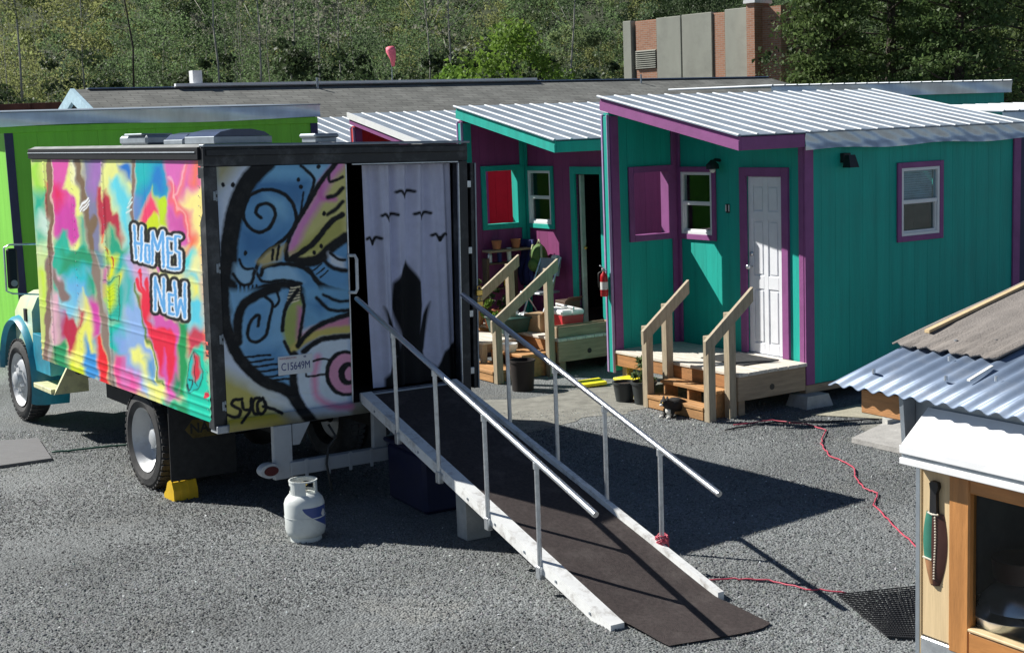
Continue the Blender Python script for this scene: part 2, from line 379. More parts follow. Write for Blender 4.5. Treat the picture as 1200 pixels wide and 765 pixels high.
# loose stones: one mass of little crushed rocks
mat('stone', (.2, .2, .2), .85, attr='tone', var=.1, scale=30)
N = 180000
sx = rng.uniform(-5.8, 5.2, N*2); sy = rng.uniform(6.6, 14.6, N*2)
pix = project(np.stack([sx, sy, np.zeros_like(sx)], -1)); keep = (pix[:, 0] > -15) & (pix[:, 0] < 1215) & (pix[:, 1] < 790)
sx, sy = sx[keep][:N], sy[keep][:N]
patch = np.sin(sx*1.9+1.3*np.sin(sy*1.1))+np.sin(sy*2.3+1.7*np.sin(sx*.9))+rng.normal(0, .7, len(sx))
k = patch > -1.1; sx, sy = sx[k], sy[k]
# worn sandy strip beside the neighbour's steps is bare
bare = (((sx-.35)**2/2.4+(sy-14.4-.3*sx)**2/.6 < 1)) & (rng.random(len(sx)) < .55); sx, sy = sx[~bare], sy[~bare]
n = len(sx); r = .0045+.0065*rng.random(n)**2.4+.002*rng.random(n)
base = np.array([[1, 0, -.3], [-.3, .95, -.3], [-.7, -.6, -.3], [.1, .1, .8], [.5, -.7, -.1]])
faces = np.array([[0, 1, 3], [1, 2, 3], [2, 4, 3], [4, 0, 3]])
B = base[None]+rng.normal(0, .22, (n, 5, 3)); a = rng.uniform(0, 6.28, n); t = rng.normal(0, .35, n)
ca, sa = np.cos(a)[:, None], np.sin(a)[:, None]; ct, st = np.cos(t)[:, None], np.sin(t)[:, None]
X, Y, Z = B[..., 0], B[..., 1]*ct-B[..., 2]*st, B[..., 1]*st+B[..., 2]*ct
X, Y = X*ca-Y*sa, X*sa+Y*ca
V = np.stack([X*r[:, None]+sx[:, None], Y*r[:, None]+sy[:, None], Z*r[:, None]+r[:, None]*.25], -1).reshape(-1, 3)
Fs = (faces[None]+np.arange(n)[:, None, None]*5).reshape(-1, 3)
big = .82+.16*np.sin(sx*.9+1.1*np.sin(sy*.7))+.14*np.sin(sy*1.7+sx*.6+2*np.sin(sx*1.3))
trk = np.exp(-((sy-.55*sx-9.6)/.16)**2)+np.exp(-((sy-.55*sx-8.05)/.16)**2)
big = np.clip(big*(1-.18*trk), .5, 1.25)
tn = np.clip((.115+.135*rng.random(n))*big+.40*(rng.random(n) > .975)*rng.random(n), 0, .7)
colr = np.stack([tn*.935, tn, tn*1.01], -1)*(1+rng.normal(0, .035, (n, 3)))
tag(mesh_np('gravel', V, Fs, 'stone', tone=np.repeat(np.clip(colr, .02, .8), 5, 0)), 'loose grey crushed stones covering the yard', 'gravel', kind='stuff')

mat('dust', (.235, .232, .205), .95, var=.3, scale=6, bump=.6, bscale=70)
for (cx_, cy_, ra, rb, an, sd0) in ((.25, 14.6, 1.5, .75, .35, 1), (1.3, 15.6, 1.1, .5, .5, 2), (4.1, 13.1, .9, .35, .3, 3)):
    r_ = random.Random(sd0); ph = [r_.uniform(0, 6.28) for _ in range(6)]; pts = []
    for k_ in range(60):
        a = 2*math.pi*k_/60; rr = 1+.16*math.sin(3*a+ph[0])+.12*math.sin(5*a+ph[1])+.08*math.sin(9*a+ph[2])+.06*math.sin(17*a+ph[3])
        x_, y_ = ra*rr*math.cos(a), rb*rr*math.sin(a); pts.append((cx_+x_*math.cos(an)-y_*math.sin(an), cy_+x_*math.sin(an)+y_*math.cos(an)))
    tag(MB().prism(pts, 'z', -.02, .004+.0004*sd0).build('dust_patch', 'dust'), kind='structure')

# ------------------------------------------------------------------ tiny houses
HY = 31.57; Pd, Qd = yawv(HY)
C0 = np.array([3.076, 14.333, 0.]); STEP = 3.28
def roof_z(y): return 2.71+.2*(y+.06)        # underside of the shed roof
def siding(parent, axis, pos, t, u0, u1, z0, ztop, holes, m, bw=.2):
    # boards of one wall; axis 'x': wall in the plane x=pos running along y; 'y': plane y=pos running along x
    cuts = sorted(set([u0, u1]+[c for c in np.arange(u0, u1, bw) if u1-c > .03]))
    for i in range(len(cuts)-1):
        a, b = cuts[i]+(.0013 if i else 0), cuts[i+1]-(.0013 if i < len(cuts)-2 else 0)
        segs = [(a, b, z0, None)]
        for (h0, h1, g0, g1) in holes:
            new = []
            for (p, q, zl, zh) in segs:
                if q <= h0+1e-4 or p >= h1-1e-4: new.append((p, q, zl, zh)); continue
                if p < h0: new.append((p, h0, zl, zh))
                if q > h1: new.append((h1, q, zl, zh))
                pm, qm = max(p, h0), min(q, h1)
                if g0 > zl+.01: new.append((pm, qm, zl, g0))
                new.append((pm, qm, g1, zh))
            segs = new
        for (p, q, zl, zh) in segs:
            if q-p < .006: continue
            za, zb = (ztop(p), ztop(q)) if zh is None else (zh, zh)
            poly = [(p, zl), (q, zl), (q, zb), (p, za)]
            MB().prism(poly, axis, pos, pos+t).build('siding_board', m, parent)
def window_unit(parent, axis, pos, out, u0, u1, z0, z1, casing, cw=.065, glass=None):
    glass = glass or GLASS
    # white double-hung window; out is the outward sign along the axis
    def bx(mb, ua, ub, za, zb, d0, d1):
        lo, hi = sorted((pos+out*d0, pos+out*d1))
        if axis == 'x': mb.cbox(lo, hi, ua, ub, za, zb, .003)
        else: mb.cbox(ua, ub, lo, hi, za, zb, .003)
    f = MB(); w_ = .034; zm = (z0+z1)/2
    bx(f, u0, u0+w_, z0, z1, -.05, .022); bx(f, u1-w_, u1, z0, z1, -.05, .022)
    bx(f, u0+w_, u1-w_, z1-w_, z1, -.05, .02); bx(f, u0+w_, u1-w_, z0, z0+w_, -.05, .02)
    fr = f.build('window', 'white_vinyl', parent)
    s = MB(); bx(s, u0+w_, u1-w_, zm-.022, zm+.022, -.03, .014); s.build('meeting_rail', 'white_vinyl', fr)
    s = MB(); bx(s, u0+w_, u0+w_+.018, z0+w_, zm-.022, -.04, 0); bx(s, u1-w_-.018, u1-w_, z0+w_, zm-.022, -.04, 0)
    bx(s, u0+w_+.018, u1-w_-.018, z0+w_, z0+w_+.022, -.04, 0); s.build('lower_sash', 'white_vinyl', fr)
    s = MB(); bx(s, u0+w_, u1-w_, zm+.022, z1-w_, -.012, -.008); s.build('pane', glass, fr)
    s = MB(); bx(s, u0+w_+.018, u1-w_-.018, z0+w_+.022, zm-.022, -.028, -.024); s.build('pane', glass, fr)
    c = cw
    for (ua, ub, za, zb) in ((u0-c, u0, z0-c, z1+c), (u1, u1+c, z0-c, z1+c), (u0, u1, z1, z1+c), (u0, u1, z0-c, z0)):
        s = MB(); bx(s, ua+.0005, ub-.0005, za, zb, .002, .028); s.build('casing', casing, fr)
    return fr
def panel_door(parent, m, casing, y0=.33, y1=.89, z0=.465, z1=2.40, leaf=True):
    for (a, b, c, d) in ((y0-.10, y0, z0-.0, z1+.095), (y1, y1+.10, z0, z1+.095), (y0, y1, z1, z1+.095)):
        MB().cbox(-.03, .03, a, b, c, d, .003).build('door_casing', casing, parent)
    MB().box(-.028, .06, y0, y1, z0-.02, z0+.006).build('threshold', 'silver', parent)
    if not leaf: return
    dm = MB(); st = .085; ym = (y0+y1)/2; x0, x1 = .012, .05
    rows = [(z0+.12, z0+.72), (z0+.86, z0+1.46), (z0+1.56, z1-.10)]
    dm.box(x0+.008, x1, y0+.004, y1-.004, z0+.01, z1-.004)
    for (a, b) in ((y0+.004, y0+st), (y1-st, y1-.004), (ym-.035, ym+.035)): dm.cbox(x0-.004, x0+.008, a, b, z0+.01, z1-.004, .003)
    zz = [z0+.01]+[v for r_ in rows for v in r_]+[z1-.004]
    for i in range(0, len(zz), 2):
        for (a, b) in ((y0+st, ym-.035), (ym+.035, y1-st)): dm.cbox(x0-.004, x0+.008, a, b, zz[i], zz[i+1], .003)
    d = dm.build('door', m, parent)
    for (za, zb) in rows:
        for (a, b) in ((y0+st, ym-.035), (ym+.035, y1-st)):
            MB().cbox(x0-.001, x0+.008, a+.02, b-.02, za+.02, zb-.02, .006).build('door_panel', m, d)
    MB().tube([(x0-.004, y1-.06, 1.42), (x0-.05, y1-.06, 1.42)], .012).ball((x0-.062, y1-.06, 1.42), .03).build('knob', 'silver', d, True)
    MB().tube([(x0-.004, y1-.06, 1.56), (x0-.022, y1-.06, 1.56)], .024, 14).build('deadbolt', 'silver', d, True)

def tiny_house(i, label, wall, trim, accent, fascia, detail=True, door=True, foil=True):
    t = thing('tiny_house', label, 'house', C0+Pd*STEP*i, HY, 'shed-roofed tiny houses in a row')
    W_, D_ = 2.2, 3.34
    win = (1.46, 2.01, 1.73, 2.44); dr = (.33, .89, .2, 2.40)
    siding(t, 'x', 0, .03, 0, W_-.1, .22, roof_z, [win, dr], wall)
    siding(t, 'y', 0, .03, .031, D_, .22, lambda x: 2.715, [(1.40, 2.0, 1.68, 2.42)], wall)
    # left wall with the porch wing and its opening
    siding(t, 'y', W_-.10, .10, -.95, 0, .22, lambda x: 3.14, [(-.653, -.137, 1.732, 2.468)], wall, .24)
    siding(t, 'y', W_-.03, .03, .0, D_, .22, lambda x: 3.14, [], 'bounce_lilac' if i == 0 else wall, .3)  # unseen wall made lilac to tint the light bounced onto the plum house
    siding(t, 'x', D_-.03, .03, 0.031, W_-.031, .22, roof_z, [], wall, .3)
    # inside: floor, lining
    MB().box(.03, D_-.03, .03, W_-.03, .40, .45).build('floor', 'inner_ply', t)
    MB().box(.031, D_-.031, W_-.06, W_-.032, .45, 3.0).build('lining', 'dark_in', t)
    # base beam and piers
    MB().cbox(-.02, D_, -.012, .10, .13, .215).build('base_beam', 'rim_wood_x', t)
    MB().cbox(0.0, D_, W_-.1, W_-.01, .13, .215).build('base_beam', 'rim_wood_x', t)
    for (px, py) in ((.02, -.06), (1.9, -.04), (3.1, -.04), (.02, 1.9)):
        MB().hexa([(px-.19, py-.12, 0), (px+.19, py-.12, 0), (px+.19, py+.2, 0), (px-.19, py+.2, 0), (px-.15, py-.09, .128), (px+.15, py-.09, .128), (px+.15, py+.17, .128), (px-.15, py+.17, .128)]).build('pier_block', 'concrete', t)
    # corner boards
    MB().cbox(-.022, .10, -.026, -.001, .22, 2.70).build('corner_board', trim, t)
    MB().cbox(-.024, -.001, .002, .075, .455, 2.72).build('corner_board', trim, t)
    MB().cbox(D_-.1, D_+.02, -.026, -.001, .22, 2.70).build('corner_board', trim, t)
    MB().cbox(-.025, -.001, W_-.175, W_-.102, .46, 3.1).build('corner_board', trim, t)
    MB().cbox(-.09, -.026, W_-.126, W_-.101, .46, 3.1).build('corner_board', trim, t)
    # wing end: coloured face with thin edge strips, inner board
    MB().cbox(-.975, -.951, W_-.095, W_-.02, .2, 3.1).build('wing_face', accent, t)
    MB().cbox(-.985, -.951, W_-.019, W_+.012, .2, 3.12).build('edge_strip', 'lilac', t)
    MB().cbox(-.985, -.951, W_-.112, W_-.096, .2, 3.12).build('edge_strip', 'lilac', t)
    MB().cbox(-.948, -.84, W_-.127, W_-.101, .46, 3.1).build('corner_board', trim, t)
    # wing opening casing both faces and reveal lining
    o = (-.64, -.15, 1.745, 2.455); c = .07
    for (a, b, e, f) in ((o[0]-c, o[0], o[2]-c, o[3]+c), (o[1], o[1]+c+.02, o[2]-c, o[3]+c), (o[0], o[1], o[3], o[3]+c), (o[0], o[1], o[2]-c, o[2])):
        MB().cbox(a+.0005, b-.0005, W_-.128, W_-.102, e, f, .003).build('opening_casing', trim, t)
    for (a, b, e, f) in ((o[0]-.012, o[0]-.001, o[2], o[3]), (o[1]+.001, o[1]+.012, o[2], o[3]), (o[0], o[1], o[2]-.012, o[2]-.001), (o[0], o[1], o[3]+.001, o[3]+.012)):
        MB().box(a+.002 if a > o[0] else a, b, W_-.13, W_+.02, e, f).build('opening_lining', trim, t)
    window_unit(t, 'x', 0, -1, *win, trim, .06)
    window_unit(t, 'y', 0, -1, 1.40, 2.0, 1.68, 2.42, trim, .06, GLASS_S)
    panel_door(t, 'white_door', trim, leaf=door)
    # roof sheet with ribs
    ya, yb = -.10, 2.27; xa, xb = -.985, 3.38
    za, zb = roof_z(ya)+.155, roof_z(yb)+.155
    rf = MB().hexa([(xa, ya, za-.012), (xb, ya, za-.012), (xb, yb, zb-.012), (xa, yb, zb-.012), (xa, ya, za), (xb, ya, za), (xb, yb, zb), (xa, yb, zb)]).build('roof', 'roof_metal', t)
    nr = 19
    for k_ in range(nr):
        x = xa+.02+(xb-xa-.04)*k_/(nr-1); h_ = .011
        rb = MB().prism([(x-.019, 0), (x+.019, 0), (x+.010, h_), (x-.010, h_)], 'y', 0, 1)
        rb.v = [(p[0], ya-.006+p[1]*(yb-ya+.012), p[2]+za+.0005+p[1]*(zb-za)) for p in rb.v]
        rb.build('roof_rib', 'rib_glint_metal', rf)
    # soffit
    MB().hexa([(-.93, -.05, roof_z(-.05)+.005), (-.002, -.05, roof_z(-.05)+.005), (-.002, 2.1, roof_z(2.1)+.005), (-.93, 2.1, roof_z(2.1)+.005), (-.93, -.05, roof_z(-.05)+.03), (-.002, -.05, roof_z(-.05)+.03), (-.002, 2.1, roof_z(2.1)+.03), (-.93, 2.1, roof_z(2.1)+.03)]).build('soffit', wall, t)
    # fascias
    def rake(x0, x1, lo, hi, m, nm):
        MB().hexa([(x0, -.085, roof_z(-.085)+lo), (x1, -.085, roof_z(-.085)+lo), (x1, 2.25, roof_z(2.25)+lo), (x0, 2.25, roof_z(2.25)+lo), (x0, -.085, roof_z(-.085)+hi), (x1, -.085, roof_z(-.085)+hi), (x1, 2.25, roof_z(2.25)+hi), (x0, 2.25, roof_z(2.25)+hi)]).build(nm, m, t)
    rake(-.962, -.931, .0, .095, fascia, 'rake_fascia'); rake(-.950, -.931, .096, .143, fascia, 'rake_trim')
    MB().cbox(-.93, -.075, -.088, -.062, roof_z(-.06)-.005, roof_z(-.06)+.128).build('eave_fascia', fascia, t)
    if foil:
        # crinkled metal flashing along the eave
        nx, nz_ = 90, 8; V = []; F = []
        for a in range(nx+1):
            for b in range(nz_+1):
                x = -.073+3.45*a/nx; z = 2.675+.19*b/nz_
                wv = .008*math.sin(x*9+b*.4)+.006*math.sin(x*23.1+b*1.3)+.012*(b < 2)*math.sin(x*5.3)**2+rnd.uniform(-.0012, .0012)
                V.append((x, -.062-.022-wv-.012*(b < 3)*(3-b)*.5, z+(.012*math.sin(x*4.1) if b == 0 else 0)))
        for a in range(nx):
            for b in range(nz_): q = a*(nz_+1)+b; F.append((q, q+nz_+1, q+nz_+2, q+1))
        MB().add(V, F).build('eave_flashing', 'foil', t, True)
    else:
        MB().cbox(-.074, 3.37, -.088, -.062, roof_z(-.06)-.005, roof_z(-.06)+.128).build('eave_fascia', fascia, t)
    # porch deck: planks, rims
    pw = .95/7
    for k_ in range(7):
        x1 = -.968+pw*k_
        jit = rnd.uniform(-.012, .008)
        MB().cbox(x1+.003, x1+pw-.003, -.035+jit, W_-.02, .425, .46, .004).build('deck_plank', 'deck_wood', t)
    MB().cbox(-.955, -.915, -.012, W_-.02, .285, .424).build('front_rim', 'rim_wood', t)
    rm = MB().cbox(-.957, -.03, -.020, .014, .17, .4235).build('side_rim', 'rim_wood_x', t)
    MB().tube([(-.5, -.0225, .27), (-.5, -.019, .27)], .032, 18).build('drain_hole', 'black', rm)
    for (px, py) in ((-.85, .1), (-.85, 2.0)):
        MB().cbox(px-.045, px+.045, py-.045, py+.045, 0, .285).build('deck_post', 'rim_wood_x', t)
    return t

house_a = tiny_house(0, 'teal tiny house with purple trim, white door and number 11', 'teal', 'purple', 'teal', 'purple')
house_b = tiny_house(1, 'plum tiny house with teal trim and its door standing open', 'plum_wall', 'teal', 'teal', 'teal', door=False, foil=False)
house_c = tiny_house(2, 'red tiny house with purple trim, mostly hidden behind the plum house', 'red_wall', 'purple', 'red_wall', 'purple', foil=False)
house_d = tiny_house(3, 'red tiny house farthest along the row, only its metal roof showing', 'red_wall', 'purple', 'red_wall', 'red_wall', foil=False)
# white drip edge of the red house roof
for hh in (house_c, house_d):
    MB().hexa([(-.99, -.11, roof_z(-.11)+.085), (-.966, -.11, roof_z(-.11)+.085), (-.966, 2.27, roof_z(2.27)+.085), (-.99, 2.27, roof_z(2.27)+.085), (-.99, -.11, roof_z(-.11)+.175), (-.966, -.11, roof_z(-.11)+.175), (-.966, 2.27, roof_z(2.27)+.175), (-.99, 2.27, roof_z(2.27)+.175)]).build('drip_edge', 'white_sheet', hh)
# number plaque and lamp of house 11
pl = MB().cbox(-.012, -.001, 1.175, 1.235, 1.99, 2.09).build('number_plaque', 'black', house_a)
text_obj('number', '11', .10, 'white_paint', pl, Matrix.Translation((-.013, 1.205, 2.04)) @ Matrix.Rotation(-math.pi/2, 4, 'Z') @ Matrix.Rotation(math.pi/2, 4, 'X'), .001, .002)
lm = MB().tube([(-.001, 1.33, 2.57), (-.07, 1.33, 2.58), (-.10, 1.33, 2.56)], .018).lathe([(.02, .0), (.07, -.05), (.075, -.10), (.06, -.10)], 14, (-.11, 1.33, 2.58)).build('porch_lamp', 'black', house_a, True, 40)
MB().ball((-.11, 1.33, 2.47), .035).build('bulb', 'paper', lm, True)
fl = MB().cbox(.50, .60, -.06, -.001, 2.52, 2.62).hexa([(.49, -.16, 2.47), (.62, -.16, 2.47), (.62, -.05, 2.47), (.49, -.05, 2.47), (.51, -.12, 2.60), (.60, -.12, 2.60), (.60, -.05, 2.60), (.51, -.05, 2.60)]).build('wall_lamp', 'black', house_a)

# stairs: two treads, stringers, rails
def stairs(loc, label, run, y0, y1, rail_out, m_post, grp):
    t = thing('porch_steps', label, 'steps', loc, HY, grp)
    # x measured outwards as negative from the deck edge at -.96
    xo = -.96
    tw = run/2
    treads = [(xo-tw, xo, .29), (xo-2*tw, xo-tw, .145)]
    for (a, b, z) in treads:
        h_ = (b-a)/2
        for k_ in (0, 1): MB().cbox(a+h_*k_-.012, a+h_*(k_+1)-.018, y0+.0, y1, z-.036, z, .004).build('tread', 'step_wood', t)
    for y in (y0+.03, (y0+y1)/2, y1-.07):
        MB().cbox(xo-tw+.01, xo-.004, y, y+.038, .002, .253).build('stringer', 'step_wood', t)
        MB().cbox(xo-2*tw+.01, xo-tw+.008, y, y+.038, .002, .108).build('stringer', 'step_wood', t)
    MB().cbox(xo-2*tw-.002, xo-2*tw+.009, y0+.01, y1-.01, .01, .107).build('riser', 'step_wood', t)
    for (y, s) in ((y0-.002, -1), (y1+.002, 1)):
        ya, yb = sorted((y, y+s*.088))
        zl, zh = rail_out
        MB().cbox(xo-2*tw+.0, xo-2*tw+.088, ya, yb, 0, zl).build('post', m_post, t)
        MB().cbox(xo-.09, xo-.002, ya, yb, 0, zh).build('post', m_post, t)
        yr = (ya-.042, ya-.002) if s < 0 else (ya-.042+.0, ya-.002)
        sl = (zh-zl)/(2*tw-.09); xa, xb = xo-2*tw-.07, xo+(.20 if run < .5 else .05)
        f_ = lambda x: zl-.04+(x-(xo-2*tw+.04))*sl
        MB().hexa([(xa, yr[0], f_(xa)-.06), (xb, yr[0], f_(xb)-.06), (xb, yr[1], f_(xb)-.06), (xa, yr[1], f_(xa)-.06), (xa, yr[0], f_(xa)+.085), (xb, yr[0], f_(xb)+.085), (xb, yr[1], f_(xb)+.085), (xa, yr[1], f_(xa)+.085)]).build('hand_rail', m_post, t)
    return t
stairs(C0, 'wooden steps with two hand rails up to the teal house deck', .36, .09, 1.016, (.88, 1.09), 'post_wood', 'wooden porch steps')
stairs(C0+Pd*STEP, 'wooden steps with two hand rails up to the cluttered plum house porch', .84, .13, .92, (.80, 1.32), 'post_wood', 'wooden porch steps')

# ------------------------------------------------------------------ green house behind the truck, and more houses behind
GL = thing('lime_house', 'bright green house with silver eave flashing behind the painted truck', 'house', dp(10, 200, 18.3)*np.array([1, 1, 0])-np.array([0, 0, .06]), HY)
siding(GL, 'y', 0, .03, 0, 4.40, .2, lambda x: 3.36, [], 'lime_wall', .4)
siding(GL, 'x', 0, .03, .031, 3, .2, lambda y: 3.36+.03*y, [], 'lime_wall', .4)
siding(GL, 'x', 4.37, .03, .031, 3, .2, lambda y: 3.36+.03*y, [], 'lime_wall', .6)
MB().cbox(-.02, .09, -.026, -.001, .2, 3.34).build('corner_board', 'navy', GL)
MB().cbox(4.31, 4.42, -.026, -.001, .2, 3.34).build('corner_board', 'navy', GL)
MB().cbox(-.3, 4.42, -.035, -.002, 3.26, 3.345).build('frieze_board', 'lime_wall', GL)
rf = MB().hexa([(-.35, -.08, 3.52), (4.46, -.08, 3.52), (4.46, 3.1, 3.62), (-.35, 3.1, 3.62), (-.35, -.08, 3.535), (4.46, -.08, 3.535), (4.46, 3.1, 3.635), (-.35, 3.1, 3.635)]).build('roof', 'roof_metal', GL)
V = []; F = []
for a in range(81):
    for b in range(7):
        x = -.33+4.78*a/80; z = 3.34+.185*b/6
        V.append((x, -.07-.012*math.sin(x*2.1+b*.5)-.006*math.sin(x*7.3)-.003*rnd.random(), z+(.015*math.sin(x*1.7) if b == 0 else 0)))
for a in range(80):
    for b in range(6): q = a*7+b; F.append((q, q+7, q+8, q+1))
MB().add(V, F).build('eave_flashing', 'foil', GL, True)

def back_house(name, label, loc, w_, d_, z_eave, wall, trim, slope):
    t = thing(name, label, 'house', loc, HY)
    siding(t, 'y', 0, .03, 0, w_, .2, lambda x: z_eave-.14, [], wall, .5)
    siding(t, 'x', 0, .03, .031, d_, .2, lambda y: z_eave-.14+slope*y, [], wall, .5)
    siding(t, 'x', w_-.03, .03, .031, d_, .2, lambda y: z_eave-.14+slope*y, [], wall, .5)
    MB().cbox(-.02, .09, -.026, -.001, .2, z_eave-.15).build('corner_board', trim, t)
    MB().cbox(-.026, -.001, .002, .09, .2, z_eave-.15).build('corner_board', trim, t)
    r_ = MB().hexa([(-.2, -.1, z_eave), (w_+.1, -.1, z_eave), (w_+.1, d_+.1, z_eave+slope*d_), (-.2, d_+.1, z_eave+slope*d_), (-.2, -.1, z_eave+.013), (w_+.1, -.1, z_eave+.013), (w_+.1, d_+.1, z_eave+slope*d_+.013), (-.2, d_+.1, z_eave+slope*d_+.013)]).build('roof', 'roof_metal', t)
    nr = int(w_/.23)
    for k_ in range(nr+1):
        x = -.18+(w_+.26)*k_/nr
        rb = MB().prism([(x-.019, 0), (x+.019, 0), (x+.010, .013), (x-.010, .013)], 'y', 0, 1)
        rb.v = [(p[0], -.106+p[1]*(d_+.21), p[2]+z_eave+.0135+p[1]*slope*d_) for p in rb.v]; rb.build('roof_rib', 'rib_glint_metal', r_)
    V = []; F = []
    for a in range(61):
        for b in range(6):
            x = -.2+(w_+.3)*a/60; V.append((x, -.085-.012*math.sin(x*3.1+b*.6)-.006*math.sin(x*11), z_eave-.19+.185*b/5))
    for a in range(60):
        for b in range(5): q = a*6+b; F.append((q, q+6, q+7, q+1))
    MB().add(V, F).build('eave_flashing', 'foil', t, True)
    return t
H2 = C0+Qd*3.9+Pd*5.6
back_house('tiny_house', 'teal house behind the roof of number 11, only its silver eave showing', C0+Qd*4.6+Pd*5.4, 5.2, 2.3, 3.49, 'teal', 'purple', .02)
back_house('tiny_house', 'navy and purple house at the right edge, its metal roof corner showing', C0+Qd*3.70+Pd*.45, 3.2, 2.2, 2.98, 'navy', 'purple', .045)

# ------------------------------------------------------------------ long shingled building
D1 = 36.0
Lp = dp(88, 105, D1); z_r = Lp[2]
LB = thing('long_building', 'long low building with grey shingle roof and pale blue gable end', 'building', (Lp[0], Lp[1], 0), HY)
Ln, hw, zr = 23.5, 5.2, z_r; ze = zr-1.75
MB().box(.4, Ln, -hw+.6, hw-.6, 0, ze+.15).build('wall', mat('pale_blue', (.42, .60, .70), .6), LB)
MB().prism([(-hw+.6, ze+.1), (hw-.6, ze+.1), (0, zr-.2)], 'x', .401, .6).build('gable_wall', 'pale_blue', LB)
roofm = MB().add([(0, -hw, ze), (0, 0, zr), (Ln, 0, zr), (Ln+2.2, -hw, ze), (0, hw, ze), (Ln+2.2, hw, ze)], [(0, 3, 2, 1), (1, 2, 5, 4), (3, 5, 2)]).build('roof', 'shingles', LB)
MB().hexa([(0.3, -.12, zr+.0), (Ln, -.12, zr+.0), (Ln, .12, zr+.0), (.3, .12, zr+.0), (.3, -.1, zr+.03), (Ln, -.1, zr+.03), (Ln, .1, zr+.03), (.3, .1, zr+.03)]).build('ridge_cap', 'galv', roofm)
for s in (-1, 1):
    MB().hexa([(-.12, s*hw, ze-.32), (-.02, s*hw, ze-.32), (-.02, 0, zr-.32), (-.12, 0, zr-.32), (-.12, s*hw, ze+.02), (-.02, s*hw, ze+.02), (-.02, 0, zr+.02), (-.12, 0, zr+.02)]).build('gable_board', 'pale_blue', LB)
for (a, b, c) in ((-1.9, -.15, 1), (.15, 1.9, -1)):
    gw = MB().prism([(a, zr-1.55), (b, zr-1.55), (b, zr-.75 if c > 0 else zr-1.35), (a, zr-1.35 if c > 0 else zr-.75)], 'x', .32, .38).build('gable_window', 'white_vinyl', LB)
    MB().prism([(a+.15, zr-1.48), (b-.1, zr-1.48), (b-.1, zr-.9 if c > 0 else zr-1.38), (a+.15, zr-1.38 if c > 0 else zr-.9)], 'x', .30, .318).build('pane', mat('pale_pane', (.35, .42, .46), .2), gw)
cpos = 3.3
MB().cbox(cpos-.13, cpos+.13, .1, .4, zr-.5, zr+.45).build('vent_stack', 'white_sheet', roofm)
MB().tube([(6.6, -.3, zr-.3), (6.6, -.3, zr+.2)], .035).build('vent_pipe', 'grey_metal', roofm)
MB().tube([(17.8, -.4, zr-.3), (17.8, -.4, zr+.14)], .03).build('vent_pipe', 'grey_metal', roofm)
MB().box(2.6, 14.0, -.16, -.02, zr+.03, zr+.10).build('ridge_flashing', 'white_sheet', roofm)

# rusty brown wall at the far left
RW = dp(-40, 128, 42); tag(MB().cbox(0, 9, 0, .3, 0, 4.32).build('brown_wall', 'rust_wall'), 'dark rusty brown wall left of the long building', 'wall')
bpy.data.objects['brown_wall'].location = (RW[0]-2, 42, 0)
for k_ in range(10): MB().cbox(k_*.98-.03, k_*.98+.03, -.05, -.001, 0, 4.3).build('batten', 'rust_wall', bpy.data.objects['brown_wall'])

# concrete and brick building on the right
CB0 = dp(732, 90, 72)
CBd = np.array([dp(893, 90, 66)[0]-CB0[0], -6., 0]); CBl = np.linalg.norm(CBd); CBy = math.degrees(math.atan2(CBd[1], CBd[0]))
CB = thing('concrete_building', 'tall concrete and brick building beyond the long roof', 'building', (CB0[0], CB0[1], 0), CBy)
ux = lambda px: (px-732)/(893-732)*CBl
ztop = lambda px, py: dp(px, py, 72-6*(px-732)/161)[2]
MB().box(.3, ux(880), .45, 6, 0, ztop(805, 24)).build('core', 'concrete_panel', CB)
for (a, b, py, dep, m, nm) in ((732, 743, 25, -.08, 'concrete_panel', 'pilaster'), (773, 803, 20, -.04, 'concrete_panel', 'concrete_slab'), (803.6, 839, 16, -.04, 'concrete_panel', 'concrete_slab'), (853, 880, 10, -.04, 'concrete_panel', 'concrete_slab'),
                               (746, 773, 24, .03, 'brick', 'brick_panel'), (839.5, 853, 15, .03, 'brick', 'brick_panel')):
    MB().cbox(ux(a)+.02, ux(b)-.02, dep, .449, 0, ztop((a+b)/2, py), .02).build(nm, m, CB)
MB().box(ux(743.5), ux(745.8), .3, .449, 0, ztop(744, 25)).build('shadow_gap', 'black', CB)
lv = MB().box(ux(746)+.05, ux(773)-.05, .01, .029, ztop(760, 81), ztop(760, 59)).build('louvre', 'dark_in', CB)
z0_, z1_ = ztop(760, 81), ztop(760, 59)
for k_ in range(9):
    z = z0_+(z1_-z0_)*(k_+.5)/9
    MB().hexa([(ux(746)+.06, -.06, z-.02), (ux(773)-.06, -.06, z-.02), (ux(773)-.06, .008, z+.02), (ux(746)+.06, .008, z+.02), (ux(746)+.06, -.06, z+.02), (ux(773)-.06, -.06, z+.02), (ux(773)-.06, .008, z+.05), (ux(746)+.06, .008, z+.05)]).build('louvre_slat', 'concrete_panel', lv)
ch = MB().box(ux(885), ux(885)+.45, -.6, .6, 0, ztop(888, 5)).box(ux(885)+.452, ux(885)+1.5, .0, 3.4, 0, ztop(900, 8)).build('chimney', 'brick', CB)
MB().cbox(ux(885)-.1, ux(885)+.55, -.7, .7, ztop(888, 5)+.01, ztop(888, 5)+.16).build('chimney_cap', 'white_sheet', ch)

# windsock
WS = dp(460, 97, 47)
ws = thing('windsock', 'limp pink windsock on a thin pole above the long roof', 'windsock', (WS[0], WS[1], 0))
zp = dp(460, 56, 47)[2]
MB().tube([(0, 0, 0), (0, 0, zp)], .018, 8).build('pole', 'grey_metal', ws)
MB().tube([(-.02, -.02, zp), (.0, -.05, zp-.12), (.06, -.08, zp-.38), (.05, -.06, zp-.62)], [.15, .17, .10, .05], 12).build('sock', 'pink_fabric', ws, True)

